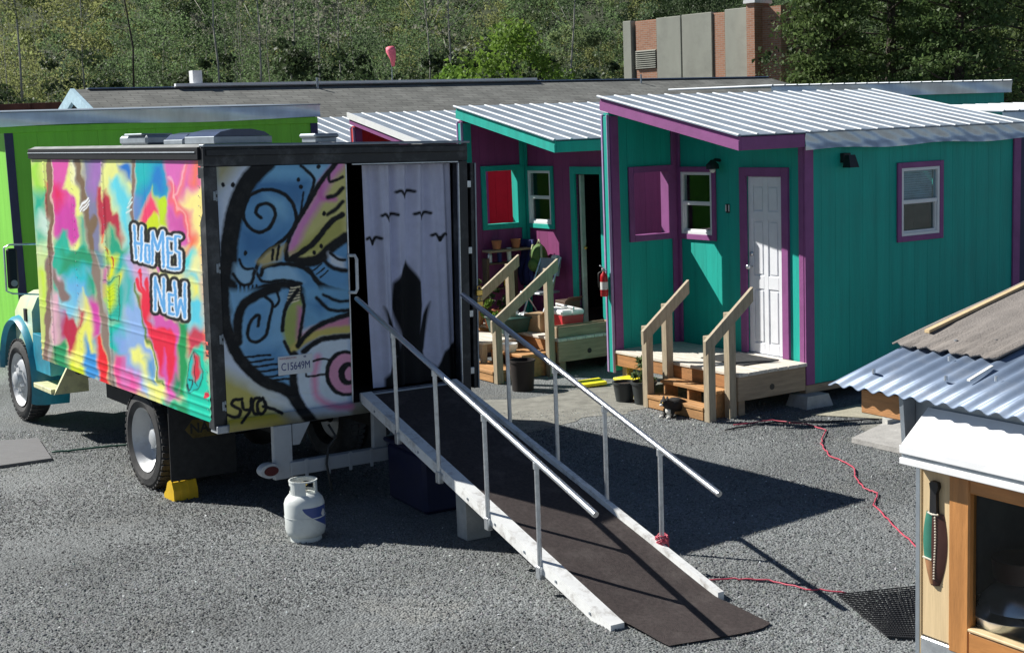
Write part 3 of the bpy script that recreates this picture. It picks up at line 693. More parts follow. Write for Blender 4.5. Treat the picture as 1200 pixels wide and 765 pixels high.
# ------------------------------------------------------------------ wooded hill
def hill_z(x, y):
    t = np.clip((y-80)/75, 0, 1); return -1+t*t*(3-2*t)*34+.8*np.sin(x*.11+y*.07)*t
gx, gy = np.meshgrid(np.linspace(-95, 95, 60), np.linspace(76, 210, 40))
V = np.stack([gx, gy, hill_z(gx, gy)], -1).reshape(-1, 3)
F = [(j*60+i, j*60+i+1, (j+1)*60+i+1, (j+1)*60+i) for j in range(39) for i in range(59)]
tag(mesh_np('hillside', V, F, 'hill_earth', smooth=True), kind='structure')

LEAF = {'olive': leaf_mat('leaf_olive', (.155, .22, .095), .45, .55), 'spring': leaf_mat('leaf_spring', (.23, .26, .10), .4, .55),
        'bright': leaf_mat('leaf_bright', (.15, .27, .045), .45, .45), 'dark': leaf_mat('leaf_dark', (.045, .07, .028), .45, .3),
        'pine': leaf_mat('leaf_pine', (.115, .165, .055), .55, .4), 'deep': leaf_mat('leaf_deep', (.105, .16, .08), .45, .5), 'grey': leaf_mat('twig_grey', (.22, .23, .17), .25, .5)}
def quads(C, size, flat=0., asp=1.):
    # leaf-clump quads at the points C, with random headings
    n = len(C); nrm = rng.normal(0, 1, (n, 3)); nrm[:, 2] += flat; nrm /= np.linalg.norm(nrm, axis=1)[:, None]
    a = rng.normal(0, 1, (n, 3)); u = np.cross(nrm, a); u /= np.linalg.norm(u, axis=1)[:, None]; v = np.cross(nrm, u)
    s = (size*(.6+.8*rng.random(n)))[:, None] if np.ndim(size) == 0 else np.asarray(size)[:, None]
    j = lambda: 1+.35*rng.normal(0, 1, (n, 1))
    P = np.stack([C-u*s*j()*asp, C-v*s*j(), C+u*s*j()*asp, C+v*s*j()], 1)
    return P.reshape(-1, 3), np.arange(4*n).reshape(-1, 4)
def crown_points(n, h0, h1, rad, clumps, shape='round', fill=.35):
    # points clustered in uneven clumps inside a crown volume
    cs = []
    while len(cs) < clumps:
        t = rng.random(); z = h0+(h1-h0)*t
        rr = rad*(math.sin(math.pi*min(1, .12+.86*t))**.7 if shape == 'round' else (1-t)**.8+.05)
        a = rng.uniform(0, 6.283); d = rr*math.sqrt(rng.random())
        cs.append((d*math.cos(a), d*math.sin(a), z, rad*(.16+.2*rng.random())))
    cs = np.array(cs); k = rng.integers(0, clumps, n)
    off = rng.normal(0, 1, (n, 3)); off /= np.linalg.norm(off, axis=1)[:, None]; off *= (rng.random(n)**.45)[:, None]; off[:, 2] *= .75
    return cs[k, :3]+off*cs[k, 3:4], (cs[k, 0]*0+rng.random(clumps)[k])*.6+.4*rng.random(n)
def tree_mesh(h, rad, kind, nleaf, size, trunk_r, bare=.25, clumps=26, shape='round'):
    P, tn = crown_points(nleaf, h*bare, h, rad, clumps, shape)
    V, F = quads(P, size); return V, F, np.repeat(tn, 4)
def trunk_mb(h, r, limbs=6, lean=.0, spread=.25, seed=0):
    r_ = random.Random(seed); mb = MB(); pts = []
    for k_ in range(7): t = k_/6; pts.append((lean*t*h*.1+r_.uniform(-1, 1)*h*.016*(k_ > 0), r_.uniform(-1, 1)*h*.016*(k_ > 0), h*t))
    mb.tube(pts, [r*(1-.85*k_/6) for k_ in range(7)], 7)
    for k_ in range(limbs):
        t = r_.uniform(.3, .9); b = Vector(pts[int(t*6)]); a = r_.uniform(0, 6.28); L = h*spread*(1.1-t)*r_.uniform(.7, 1.3)
        d = Vector((math.cos(a), math.sin(a), r_.uniform(.5, 1.2))).normalized()
        mb.tube([b, b+d*L*.5+Vector((0, 0, .05*L)), b+d*L+Vector((0, 0, .15*L))], [r*.4*(1.1-t), r*.25*(1.1-t), .01], 5)
    return mb
# the wood as one mass
Vs, Fs_, Ts = {k: [] for k in LEAF}, {k: [] for k in LEAF}, {k: [] for k in LEAF}
tw_mb = MB()
def add_leaf(kind, V, F, T):
    o = sum(len(v) for v in Vs[kind]); Vs[kind].append(V); Fs_[kind].append(F+o); Ts[kind].append(T)
for k_ in range(620):
    y = 64+62*rng.random()**1.15; x = rng.uniform(-.46, .46)*y
    if -.04 < x/y < .215 and y < 81: continue
    z = float(hill_z(x, y)); h = rng.uniform(7, 12)+max(0, y-85)*.05; sc = y/80
    kind = rng.choice(['olive', 'olive', 'deep', 'spring', 'dark', 'olive', 'grey'])
    if x > .1*y: kind = rng.choice(['deep', 'dark', 'olive', 'deep'])
    if x < -.28*y and rng.random() < .5: kind = 'spring'
    n_ = 2600 if kind != 'grey' else 1300
    V, F, T = tree_mesh(h, rng.uniform(1.8, 3.4), kind, n_, (.052 if kind != 'grey' else .036)*sc, .1, .0, 40)
    cen = V.reshape(-1, 4, 3).mean(1)+np.array([x, y, z]); pq = project(cen)
    kp = (pq[:, 0] > -170) & (pq[:, 0] < 1370) & (pq[:, 1] > -35) & (pq[:, 1] < 128)
    if not kp.any(): continue
    V = V.reshape(-1, 4, 3)[kp].reshape(-1, 3); T = T.reshape(-1, 4)[kp].ravel(); F = np.arange(len(V)).reshape(-1, 4)
    T = .5*rng.random()+.5*T
    add_leaf(kind, V+np.array([x, y, z]), F, T)
    if kind in ('grey', 'spring') and y < 95:
        for q_ in range(3 if kind == 'grey' else 1):
            xx = x+rng.uniform(-1.2, 1.2); lean = rng.uniform(-.6, .6)
            tw_mb.tube([(xx, y-1, z), (xx+lean*.2, y-1, z+h*.25), (xx+lean*.7, y-1, z+h*.55), (xx+lean*.6, y-1, z+h*.75), (xx+lean, y-1, z+h*.95)], [.035, .03, .024, .016, .006], 5)
for kd in LEAF:
    if Vs[kd]: tag(mesh_np('forest_foliage', np.concatenate(Vs[kd]), np.concatenate(Fs_[kd]), LEAF[kd], tone=np.concatenate(Ts[kd])), 'dense leafy wood covering the hillside', 'forest', kind='stuff')
tag(tw_mb.build('forest_trunks', 'bark_pale'), 'thin pale trunks in the hillside wood', 'forest', kind='stuff')
# undergrowth at the foot of the hill
P = []; T = []
for k_ in range(90):
    y = rng.uniform(52, 66); x = rng.uniform(-.44, .07)*y
    pts, tn = crown_points(700, 0, rng.uniform(4.0, 6.9), rng.uniform(1.2, 2.4), 9); P.append(pts+np.array([x, y, 0])); T.append(tn)
V, F = quads(np.concatenate(P), .075); tag(mesh_np('undergrowth', V, F, LEAF['dark'], tone=np.repeat(np.concatenate(T), 4)), 'dark scrub along the foot of the wooded hill', 'scrub', kind='stuff')

def single_tree(px, py_base, D, h, rad, kind, label, nleaf=900, size=.17, tr=.16, bare=.3, bark='bark_pale', seed=1, shape='round', limbs=9, name='pale_tree', group=None, cat='tree', clumps=26):
    b = dp(px, py_base, D); t = thing(name, label, cat, b, rnd.uniform(0, 360), group)
    trunk_mb(h*.97, tr, limbs, rnd.uniform(-.5, .5), .25, seed).build('trunk', bark, t, True)
    V, F, T = tree_mesh(h, rad, kind, nleaf, size, tr, bare, clumps, shape)
    mesh_np('crown', V, F, LEAF[kind], t, tone=T); return t
G_ = 'pale-trunked trees on the hillside'
for (px, D, h, rad, kind, nl, lab, tr) in (
    (26, 60, 11, 2.6, 'spring', 900, 'yellow-green leafing tree at the far left of the hillside', .14),
    (100, 62, 10.5, 2.0, 'spring', 500, 'thin spring tree above the pale blue gable', .12),
    (157, 61, 14, 1.5, 'grey', 160, 'tall straight dark trunk directly above the white vent stack', .13),
    (258, 60, 9.5, 1.6, 'grey', 130, 'bare pale tree above the truck roof skylight', .14),
    (306, 60, 8.5, 1.7, 'grey', 140, 'bare pale tree above the right end of the green house', .13),
    (345, 61, 8.0, 1.7, 'grey', 140, 'pale multi-limbed tree left of the windsock by two trees', .11),
    (378, 61, 8.5, 1.6, 'grey', 120, 'slim pale tree next left of the windsock', .11),
    (400, 62, 8, 1.6, 'grey', 150, 'grey twiggy tree just left of the windsock', .10),
    (503, 61, 9, 1.5, 'grey', 130, 'slim pale tree just right of the windsock', .11),
    (528, 60, 9.5, 1.6, 'grey', 110, 'white-barked tree above the left side of the bright green bush', .13),
    (672, 63, 9.5, 1.9, 'olive', 900, 'leafy olive tree left of the concrete building', .14)):
    single_tree(px, 118, D, h, rad, kind, lab, nl*4, .06, tr*.36, .3 if kind == 'grey' else .2, 'bark_dark' if 'dark trunk' in lab else 'bark_pale', int(px), group=G_)
# bright green bush and dark evergreens
def bush(px, D, h, rad, kind, label, nleaf, size, name='leafy_bush', group=None, clumps=40):
    b = dp(px, 120, D); b[2] = 0; t = thing(name, label, 'bush', b, rnd.uniform(0, 360), group)
    trunk_mb(h*.7, .09, 8, 0, .5, int(px)).build('stem', 'bark_dark', t, True)
    V, F, T = tree_mesh(h, rad, kind, nleaf, size, .1, .1, clumps); mesh_np('foliage', V, F, LEAF[kind], t, tone=T)
bush(598, 50, 6.5, 2.5, 'bright', 'bright green rounded bush behind the long roof', 9000, .062, clumps=90)
bush(535, 50, 5.3, 1.7, 'bright', 'lower bright green bush left of the rounded one', 4500, .062)
for (px, h, rd, lab) in ((60, 5.0, 2.4, 'dark evergreen bush above the pale blue gable'), (225, 5.3, 1.9, 'dark bush right of the white vent stack'), (352, 6.0, 1.7, 'tall dark bush between the pale trunks'), (440, 5.1, 2.0, 'low dark bush below the windsock')):
    bush(px, 52, h, rd, 'dark', lab, 5200, .062, 'dark_bush', 'dark bushes behind the long roof')
def pine(px, D, h, rad, label, n=16000, seed=3):
    b = dp(px, 110, D); b[2] = 0; t = thing('pine_tree', label, 'tree', b, 0, 'dark pines at the right')
    r_ = random.Random(seed); mb = MB().tube([(0, 0, 0), (.2, .1, h*.5), (.1, 0, h)], [.32, .2, .04], 8); pts = []; tn = []
    for k_ in range(64):
        z = h*(.10+.86*k_/64); a = k_*2.4+r_.uniform(-.4, .4); L = rad*(1-.55*k_/64)*r_.uniform(.6, 1.1)
        tip = Vector((math.cos(a)*L, math.sin(a)*L, z+L*r_.uniform(-.05, .22)))
        mb.tube([(0.1, 0, z-.2), (tip.x*.5, tip.y*.5, z+.02), tuple(tip)], [.06, .045, .01], 4)
        for q_ in range(n//64//22):
            u = .3+.75*r_.random(); c = Vector((tip.x*u, tip.y*u, z+(tip.z-z)*u)); tt = r_.random()
            pp = rng.normal(0, 1, (22, 3))*np.array([.34, .34, .15])+np.array([c.x, c.y, c.z+.08]); pts.append(pp); tn.append(np.full(22, tt)*.6+.4*rng.random(22))
    mb.build('trunk', 'bark_dark', t, True)
    V, F = quads(np.concatenate(pts), .055, .5, 1.6); mesh_np('crown', V, F, LEAF['pine'], t, tone=np.repeat(np.concatenate(tn), 4))
pine(968, 58, 10.5, 2.5, 'dark pine directly right of the brick chimney', 17000, 3)
pine(1040, 60, 13, 3.6, 'tallest dark pine in the middle of the right-hand group', 17000, 4)
pine(1120, 56, 10, 3.2, 'dark pine above the silver eave at the right', 17000, 5)
pine(1205, 60, 12, 3.6, 'dark pine cut off by the right edge', 15000, 6)
P = []; T = []
for k_ in range(70):
    y = rng.uniform(64, 80); x = rng.uniform(.215, .46)*y
    pts, tn_ = crown_points(700, 0, rng.uniform(5, 12), rng.uniform(1.6, 3), 12); P.append(pts+np.array([x, y, 0])); T.append(tn_)
V, F = quads(np.concatenate(P), .09); tag(mesh_np('evergreen_thicket', V, F, LEAF['dark'], tone=np.repeat(np.concatenate(T), 4)), 'dark evergreen thicket behind the pines', 'thicket', kind='stuff')

# ------------------------------------------------------------------ paint: murals as vertex colours on the panels
class Canvas:
    def __init__(s, px, base, warp=1.):
        x_, y_ = px[:, 0]+0., px[:, 1]+0.    # shaky hand: soft wobble of every edge
        wx = .55*np.sin(x_*.31+y_*.23)+.4*np.sin(y_*.71-x_*.17)+.25*np.sin(x_*1.3+y_*1.1); wy = .55*np.sin(y_*.29-x_*.27+1)+.4*np.sin(x_*.63+y_*.21)+.25*np.sin(y_*1.4-x_*.9)
        s.p = px+.42*warp*np.stack([wx, wy], -1)+rng.normal(0, .10, px.shape)*warp; s.c = np.tile(np.array(lin(base)), (len(px), 1)); s.set((0, 0), 1)
    def set(s, org, sc): s.o = np.array(org, float); s.sc = sc
    def tr(s, pts): return s.o+np.array(pts, float)/s.sc
    def mix(s, m, a, col): s.c[m] = s.c[m]*(1-a[:, None])+np.array(lin(col))*a[:, None]
    def dist(s, q, P, closed):
        d = np.full(len(q), 1e9); n = len(P)
        for i in range(n if closed else n-1):
            a, b = P[i], P[(i+1) % n]; ab = b-a; t = np.clip(((q-a)@ab)/max(1e-9, ab@ab), 0, 1)
            d = np.minimum(d, np.linalg.norm(q-a-t[:, None]*ab, axis=1))
        return d
    def area(s, P, pad):
        return np.where((s.p[:, 0] > P[:, 0].min()-pad) & (s.p[:, 0] < P[:, 0].max()+pad) & (s.p[:, 1] > P[:, 1].min()-pad) & (s.p[:, 1] < P[:, 1].max()+pad))[0]
    def poly(s, pts, col, soft=6, al=1.):
        P = s.tr(pts); sf = soft*1.5/s.sc; m = s.area(P, sf*1.5)
        if not len(m): return
        q = s.p[m]; ins = np.zeros(len(q), bool); n = len(P)
        for i in range(n):
            a, b = P[i], P[(i+1) % n]; c = (a[1] > q[:, 1]) != (b[1] > q[:, 1])
            ins ^= c & (q[:, 0] < (b[0]-a[0])*(q[:, 1]-a[1])/((b[1]-a[1]) if b[1] != a[1] else 1e-9)+a[0])
        d = s.dist(q, P, True)*np.where(ins, -1, 1); al_ = np.clip(.5-d/(2*sf), 0, 1)*al; s.mix(m, al_, col)
    kw = 1.
    def line(s, pts, w, col, soft=3, al=1., curve=True):
        if max(col) < 40: w = w*s.kw
        P = s.tr(pts)
        if curve and len(P) > 2:     # smooth through the points
            Q = []; E = np.vstack([2*P[0]-P[1], P, 2*P[-1]-P[-2]])
            for i in range(1, len(E)-2):
                for t in np.linspace(0, 1, 6, endpoint=False):
                    Q.append(.5*((2*E[i])+(-E[i-1]+E[i+1])*t+(2*E[i-1]-5*E[i]+4*E[i+1]-E[i+2])*t*t+(-E[i-1]+3*E[i]-3*E[i+1]+E[i+2])*t**3))
            P = np.array(Q+[P[-1]])
        r = w/2/s.sc; sf = soft/s.sc; m = s.area(P, r+sf*1.5)
        if not len(m): return
        d = s.dist(s.p[m], P, False)-r; s.mix(m, np.clip(.5-d/(2*sf), 0, 1)*al, col)
    def oval(s, c, rx, ry, col, soft=.3, al=1.):
        C = s.tr([c])[0]; q = (s.p-C)/np.array([rx/s.sc, ry/s.sc]); d = np.linalg.norm(q, axis=1); m = np.where(d < 1+soft)[0]
        s.mix(m, np.clip((1+soft/2-d[m])/soft, 0, 1)*al, col)

TR_LOC = np.array([-3.305, 11.823, 0.])
TRM = Matrix.Rotation(math.radians(35.65), 3, 'Z') @ Matrix.Rotation(math.radians(1.37), 3, 'Y') @ Matrix.Rotation(math.radians(.41), 3, 'X')
TRN = np.array(TRM)
def t_world(L): return TR_LOC+np.asarray(L)@TRN.T
def grid_panel(us, vs_, fn):
    U, Vv = np.meshgrid(us, vs_); P = fn(U.ravel(), Vv.ravel()); n, m = len(us), len(vs_)
    i, j = np.meshgrid(np.arange(n-1), np.arange(m-1)); k = (j*n+i).ravel()
    return P, np.stack([k, k+1, k+n+1, k+n], -1)

def vivid(c):
    g = c.mean(1, keepdims=True); return np.clip(g+(c-g)*1.13, .004, 1)**1.07
def side_mural(C):
    keep_p = C.p; x_, y_ = C.p[:, 0], C.p[:, 1]; wr = np.random.default_rng(5); dx = np.zeros(len(x_)); dy = np.zeros(len(x_))
    for k_ in range(26):      # brush-like displacement, longer in the vertical
        fx, fy = wr.normal(0, .38), wr.normal(0, .13); am = .55/(1+2.2*math.hypot(fx, fy)); ph = wr.uniform(0, 6.28)
        dx += am*np.sin(fx*x_+fy*y_+ph); dy += 2.1*am*np.sin(fx*x_+fy*y_+ph*1.7)
    C.p = C.p+np.stack([dx, dy], -1)*.95
    A = ((30, 180), 5.883); B_ = ((130, 180), 5.883); Cc = ((30, 300), 4.78); Dd = ((130, 300), 3.824)
    # ---- upper left
    C.set(*A)
    C.poly([(30, 30), (165, 30), (165, 280), (50, 280)], (168, 222, 92), 25); C.poly([(110, 30), (165, 30), (165, 220), (120, 200)], (225, 232, 150), 22)
    C.poly([(40, 270), (160, 250), (160, 420), (60, 560)], (34, 178, 150), 30); C.poly([(110, 370), (160, 420), (160, 600), (70, 570), (90, 430)], (205, 230, 218), 22)
    C.poly([(75, 560), (165, 560), (165, 765), (85, 765)], (196, 226, 180), 25); C.poly([(80, 530), (130, 560), (90, 620)], (40, 175, 150), 18)
    C.poly([(170, 30), (310, 30), (290, 130), (265, 230), (330, 310), (345, 420), (375, 570), (330, 610), (200, 560), (175, 400)], (222, 104, 176), 12)
    C.poly([(190, 360), (330, 320), (345, 430), (375, 570), (330, 600), (210, 560)], (204, 84, 170), 20)
    C.poly([(178, 200), (235, 205), (262, 290), (250, 350), (200, 380), (176, 330)], (222, 52, 104), 26)
    C.poly([(290, 30), (335, 30), (375, 400), (402, 600), (350, 725), (338, 610), (382, 565), (345, 420), (330, 310), (265, 230), (295, 130)], (236, 240, 150), 9)
    C.poly([(300, 30), (328, 30), (352, 200), (330, 150)], (248, 246, 235), 14)
    C.poly([(380, 30), (560, 30), (500, 190), (505, 520), (545, 765), (470, 765)], (134, 134, 164), 10); C.poly([(450, 30), (565, 30), (505, 180), (480, 330), (430, 200)], (166, 124, 188), 24)
    C.poly([(360, 420), (410, 480), (420, 700), (390, 600)], (40, 160, 150), 16)
    C.line([(345, 30), (395, 290), (440, 560), (480, 780)], 46, (126, 106, 84), 5, 1, False); C.line([(320, 30), (372, 300), (418, 560), (450, 780)], 12, (150, 142, 130), 6, 1, False)
    C.line([(450, 530), (480, 455)], 24, (126, 106, 84), 5)
    C.poly([(550, 30), (720, 30), (720, 330), (640, 330), (640, 420), (600, 400), (562, 230), (520, 345), (508, 260), (520, 120)], (234, 238, 158), 14)
    C.poly([(645, 50), (720, 50), (720, 200), (690, 190), (655, 110)], (52, 122, 200), 14)
    C.poly([(590, 160), (640, 150), (720, 290), (720, 700), (680, 640), (640, 420), (600, 280)], (118, 214, 230), 20)
    C.poly([(490, 200), (522, 222), (534, 335), (560, 228), (602, 390), (640, 425), (658, 610), (622, 570), (580, 450), (545, 575), (508, 525), (495, 380)], (184, 56, 78), 9)
    C.poly([(180, 630), (258, 512), (285, 530), (300, 630), (340, 680), (400, 610), (440, 780), (180, 780)], (14, 180, 156), 12); C.poly([(290, 690), (400, 660), (430, 780), (270, 780)], (22, 148, 108), 20)
    C.poly([(570, 455), (645, 600), (700, 650), (690, 780), (560, 780)], (44, 164, 132), 16); C.poly([(552, 640), (575, 640), (610, 780), (555, 780)], (226, 226, 72), 10); C.line([(540, 540), (540, 600)], 14, (235, 150, 110), 6)
    C.line([(556, 640), (600, 765)], 9, (180, 60, 70), 4)
    C.poly([(140, 160), (164, 160), (166, 330), (152, 460), (138, 300)], (188, 62, 72), 8)
    C.line([(165, 30), (163, 780)], 26, (132, 104, 84), 4); C.line([(180, 30), (178, 780)], 5, (225, 205, 190), 3)
    for q in ((375, 352, 425, 292), (378, 378, 432, 318), (395, 392, 432, 350)): C.line([(q[0], q[1]), (q[2], q[3])], 13, (242, 244, 246), 3)
    # ---- upper right
    C.set(*B_)
    C.poly([(160, 30), (372, 30), (390, 250), (372, 335), (335, 338), (280, 232), (230, 360), (180, 460), (150, 440), (165, 300)], (4, 186, 190), 8)
    C.poly([(290, 60), (368, 60), (388, 250), (370, 332), (335, 335), (282, 228), (222, 375), (168, 440), (205, 260), (262, 180)], (44, 132, 200), 26); C.poly([(150, 250), (200, 300), (190, 450), (150, 470)], (130, 140, 200), 24)
    C.poly([(275, 265), (335, 450), (290, 425), (240, 500), (200, 470), (235, 360)], (234, 86, 122), 10)
    C.poly([(278, 225), (322, 335), (392, 330), (388, 510), (340, 490), (335, 440)], (190, 220, 54), 7); C.poly([(292, 405), (345, 500), (225, 570), (245, 480)], (204, 222, 56), 8)
    C.poly([(368, 30), (620, 30), (640, 400), (560, 620), (480, 640), (390, 520), (392, 250)], (218, 122, 188), 10); C.poly([(400, 380), (520, 460), (545, 620), (490, 560), (395, 500)], (206, 104, 172), 20)
    C.poly([(470, 340), (540, 255), (610, 225), (650, 190), (660, 780), (560, 780), (545, 660), (590, 560), (548, 430)], (250, 236, 160), 22)
    C.line([(415, 240), (440, 330), (500, 420), (550, 500), (565, 600), (530, 690)], 42, (242, 116, 98), 24); C.line([(515, 80), (500, 170), (475, 280)], 34, (240, 138, 136), 24); C.line([(592, 70), (575, 190)], 50, (242, 134, 112), 26)
    C.line([(500, 70), (470, 250), (430, 300), (500, 420), (545, 500), (540, 600)], 9, (250, 205, 205), 7, .8); C.line([(400, 170), (430, 300)], 10, (248, 205, 215), 7, .8)
    C.poly([(490, 700), (560, 675), (600, 700), (600, 800), (500, 800)], (112, 220, 224), 18); C.poly([(610, 690), (660, 690), (660, 800), (620, 800)], (245, 240, 190), 16)
    C.line([(146, 30), (140, 480)], 24, (138, 116, 104), 4); C.line([(160, 30), (155, 480)], 5, (170, 160, 180), 3)
    for q in ((112, 330, 140, 302), (112, 362, 142, 335), (112, 400, 140, 378)): C.line([(q[0], q[1]), (q[2], q[3])], 10, (225, 240, 240), 3)
    # ---- lower left
    C.set(*Cc)
    C.poly([(60, -20), (125, -20), (122, 260), (90, 300)], (206, 226, 160), 14); C.poly([(70, 60), (118, 60), (120, 300), (100, 330), (80, 240)], (200, 228, 84), 16); C.poly([(80, 260), (125, 280), (120, 500), (95, 500)], (196, 214, 120), 14)
    C.poly([(140, -20), (250, -20), (230, 250), (150, 250)], (26, 176, 150), 14); C.poly([(160, 70), (215, 100), (210, 210), (180, 170)], (222, 180, 196), 12)
    C.poly([(200, -20), (400, -20), (395, 120), (340, 80), (215, 140)], (16, 152, 112), 14); C.poly([(220, 110), (370, 70), (365, 250), (310, 230), (290, 300), (245, 350), (225, 240)], (122, 186, 226), 18); C.poly([(240, 90), (330, 60), (350, 150), (270, 130)], (60, 190, 200), 22)
    C.poly([(340, 100), (400, 100), (392, 250), (350, 230)], (30, 160, 130), 16)
    C.poly([(145, 190), (195, 210), (185, 500), (140, 500)], (226, 184, 198), 12); C.poly([(185, 260), (240, 330), (230, 480), (190, 500)], (170, 122, 164), 14); C.poly([(195, 230), (260, 220), (270, 360), (220, 340)], (130, 200, 226), 18)
    C.poly([(345, 235), (415, 240), (430, 440), (380, 430), (360, 330)], (206, 88, 168), 14)
    C.poly([(310, 440), (400, 440), (420, 720), (310, 680)], (72, 146, 206), 14)
    C.poly([(213, 335), (252, 350), (288, 375), (300, 288), (322, 300), (304, 385), (284, 450), (290, 600), (240, 545), (203, 430)], (186, 46, 78), 8)
    C.poly([(315, 185), (347, 270), (368, 385), (395, 560), (368, 545), (330, 425), (322, 585), (275, 630), (245, 600), (268, 515), (285, 430), (300, 390), (328, 365), (340, 320)], (234, 234, 124), 9)
    C.poly([(240, 585), (330, 620), (335, 700), (240, 640)], (206, 220, 70), 10); C.poly([(138, 480), (212, 490), (245, 640), (140, 600)], (22, 146, 96), 12); C.poly([(100, 520), (150, 520), (150, 600), (100, 580)], (160, 130, 120), 12)
    C.poly([(425, 380), (580, 380), (580, 570), (470, 570)], (28, 190, 170), 16); C.poly([(425, -20), (560, -20), (560, 400), (440, 360)], (40, 176, 160), 14); C.poly([(440, -20), (510, -20), (505, 110), (455, 110)], (222, 226, 70), 14); C.line([(478, -10), (484, 60)], 12, (190, 60, 70), 4)
    C.poly([(425, 60), (450, 60), (460, 220), (435, 220)], (210, 110, 170), 12); C.poly([(440, 150), (512, 140), (505, 260), (470, 320), (445, 260)], (204, 226, 62), 14); C.poly([(515, 120), (555, 80), (550, 130), (520, 170)], (222, 224, 90), 8)
    C.poly([(505, 440), (590, 430), (590, 560), (515, 545)], (142, 172, 226), 18); C.poly([(485, 555), (590, 560), (590, 760), (500, 730)], (220, 92, 152), 14)
    C.poly([(398, 440), (424, 428), (475, 730), (412, 705)], (226, 46, 62), 7)
    C.line([(375, -20), (430, 330), (492, 730)], 30, (142, 126, 116), 6, 1, False); C.line([(395, -20), (448, 330), (508, 730)], 8, (170, 165, 165), 5, 1, False)
    C.line([(120, 20), (170, 120), (228, 245)], 34, (136, 116, 112), 8); C.line([(135, -20), (130, 300), (118, 590)], 30, (134, 110, 100), 5); C.line([(150, -20), (146, 300), (140, 580)], 7, (180, 165, 165), 4)
    C.line([(430, 118), (520, 130), (528, 380), (455, 355)], 5, (30, 60, 55), 2, .9, False)
    for k_ in range(9): C.line([(452, 160+k_*22), (522, 168+k_*22)], 2.5, (60, 100, 70), 2, .5, False)
    # ---- lower right
    C.set(*Dd)
    C.poly([(62, -10), (110, -10), (120, 200), (190, 300), (230, 600), (160, 640), (60, 560)], (152, 182, 226), 14); C.poly([(85, 10), (170, 60), (200, 120), (160, 170), (100, 120)], (206, 170, 205), 16)
    C.poly([(60, 60), (95, 100), (90, 220), (62, 200)], (60, 180, 170), 14)
    C.poly([(150, 150), (215, 250), (310, 300), (310, 640), (240, 660), (200, 420)], (212, 106, 178), 10)
    C.poly([(58, 470), (120, 545), (140, 640), (58, 610)], (222, 104, 166), 14)
    C.line([(115, 430), (150, 500), (190, 580), (215, 640)], 58, (240, 240, 146), 16); C.poly([(150, 470), (190, 480), (215, 580), (175, 570)], (84, 152, 212), 14); C.line([(160, 380), (195, 460), (222, 600)], 14, (240, 240, 150), 5)
    C.poly([(60, 610), (130, 620), (200, 680), (60, 640)], (228, 220, 150), 10)
    C.line([(105, 120), (132, 240), (142, 340), (188, 430), (225, 590)], 9, (104, 130, 72), 3)
    C.poly([(300, 300), (352, 300), (338, 420), (340, 650), (300, 625), (304, 430)], (20, 150, 90), 6)
    C.poly([(338, 560), (345, 440), (380, 390), (432, 370), (460, 760), (330, 700)], (22, 204, 176), 10)
    C.poly([(345, 330), (420, 290), (440, 390), (375, 420), (345, 450)], (196, 72, 92), 9); C.poly([(420, 340), (445, 340), (450, 450), (425, 440)], (236, 112, 104), 8)
    C.poly([(345, 50), (425, 50), (425, 300), (350, 330), (340, 180)], (112, 206, 226), 16); C.poly([(350, 110), (400, 120), (400, 200), (360, 190)], (240, 236, 132), 14); C.poly([(400, -20), (450, -20), (452, 340), (425, 330), (410, 150)], (246, 176, 136), 14); C.poly([(370, 10), (410, 20), (400, 90), (360, 80)], (240, 240, 180), 12)
    R_ = (226, 60, 84)
    C.poly([(128, 180), (180, 160), (182, 215), (165, 300), (200, 335), (240, 318), (282, 362), (294, 460), (274, 560), (256, 610), (252, 450), (238, 425), (232, 545), (196, 425), (150, 340), (132, 230)], R_, 5)
    for q in ((150, 195, 128, 78), (146, 195, 114, 108), (158, 195, 156, 108), (168, 195, 182, 140)): C.line([q[:2], q[2:]], 13, R_, 3)
    C.poly([(290, 540), (312, 560), (300, 620), (270, 600)], (20, 140, 100), 8)
    C.poly([(230, 640), (460, 690), (460, 780), (230, 700)], (24, 198, 170), 12); C.poly([(262, 650), (350, 670), (350, 720), (262, 690)], (24, 150, 104), 10)
    C.oval((380, 530), 41, 92, (20, 40, 40), .12); C.oval((380, 530), 37, 86, (34, 190, 182), .12); C.poly([(368, 450), (400, 450), (412, 520), (388, 560), (372, 510)], (206, 66, 82), 6)
    C.line([(352, 540), (375, 550), (360, 590), (348, 560)], 7, (20, 30, 35), 2); C.line([(385, 560), (400, 585)], 6, (20, 30, 35), 2); C.line([(370, 440), (385, 520), (390, 560)], 4, (40, 40, 45), 2)
    C.oval((430, 630), 9, 16, (200, 60, 80), .3)
    # ---- lettering
    C.p = keep_p
    C.set((140, 250), 5.464)
    words = [[(92, 80), (99, 190), (105, 290)], [(141, 92), (140, 198), (138, 302)], [(98, 190), (140, 196)], [(167, 202), (167, 308), (193, 314), (191, 207), (167, 202)],
             [(214, 320), (212, 122), (246, 232), (279, 122), (286, 342)], [(342, 166), (309, 158), (315, 350), (346, 355)], [(312, 252), (337, 256)], [(388, 150), (361, 146), (360, 238), (387, 252), (387, 352), (357, 358)],
             [(232, 620), (230, 413), (288, 624), (285, 418)], [(344, 524), (319, 517), (321, 640), (347, 646)], [(320, 580), (341, 584)], [(354, 440), (368, 655), (392, 553), (420, 670), (418, 450)]]
    for wd, col, al in ((74, (6, 6, 7), 1), (33, (240, 246, 252), 1), (18, (112, 172, 224), 1)):
        for s_ in words: C.line(s_, wd, col, 3, al, False)
    C.line([(245, 350), (252, 372)], 16, (210, 130, 180), 4)

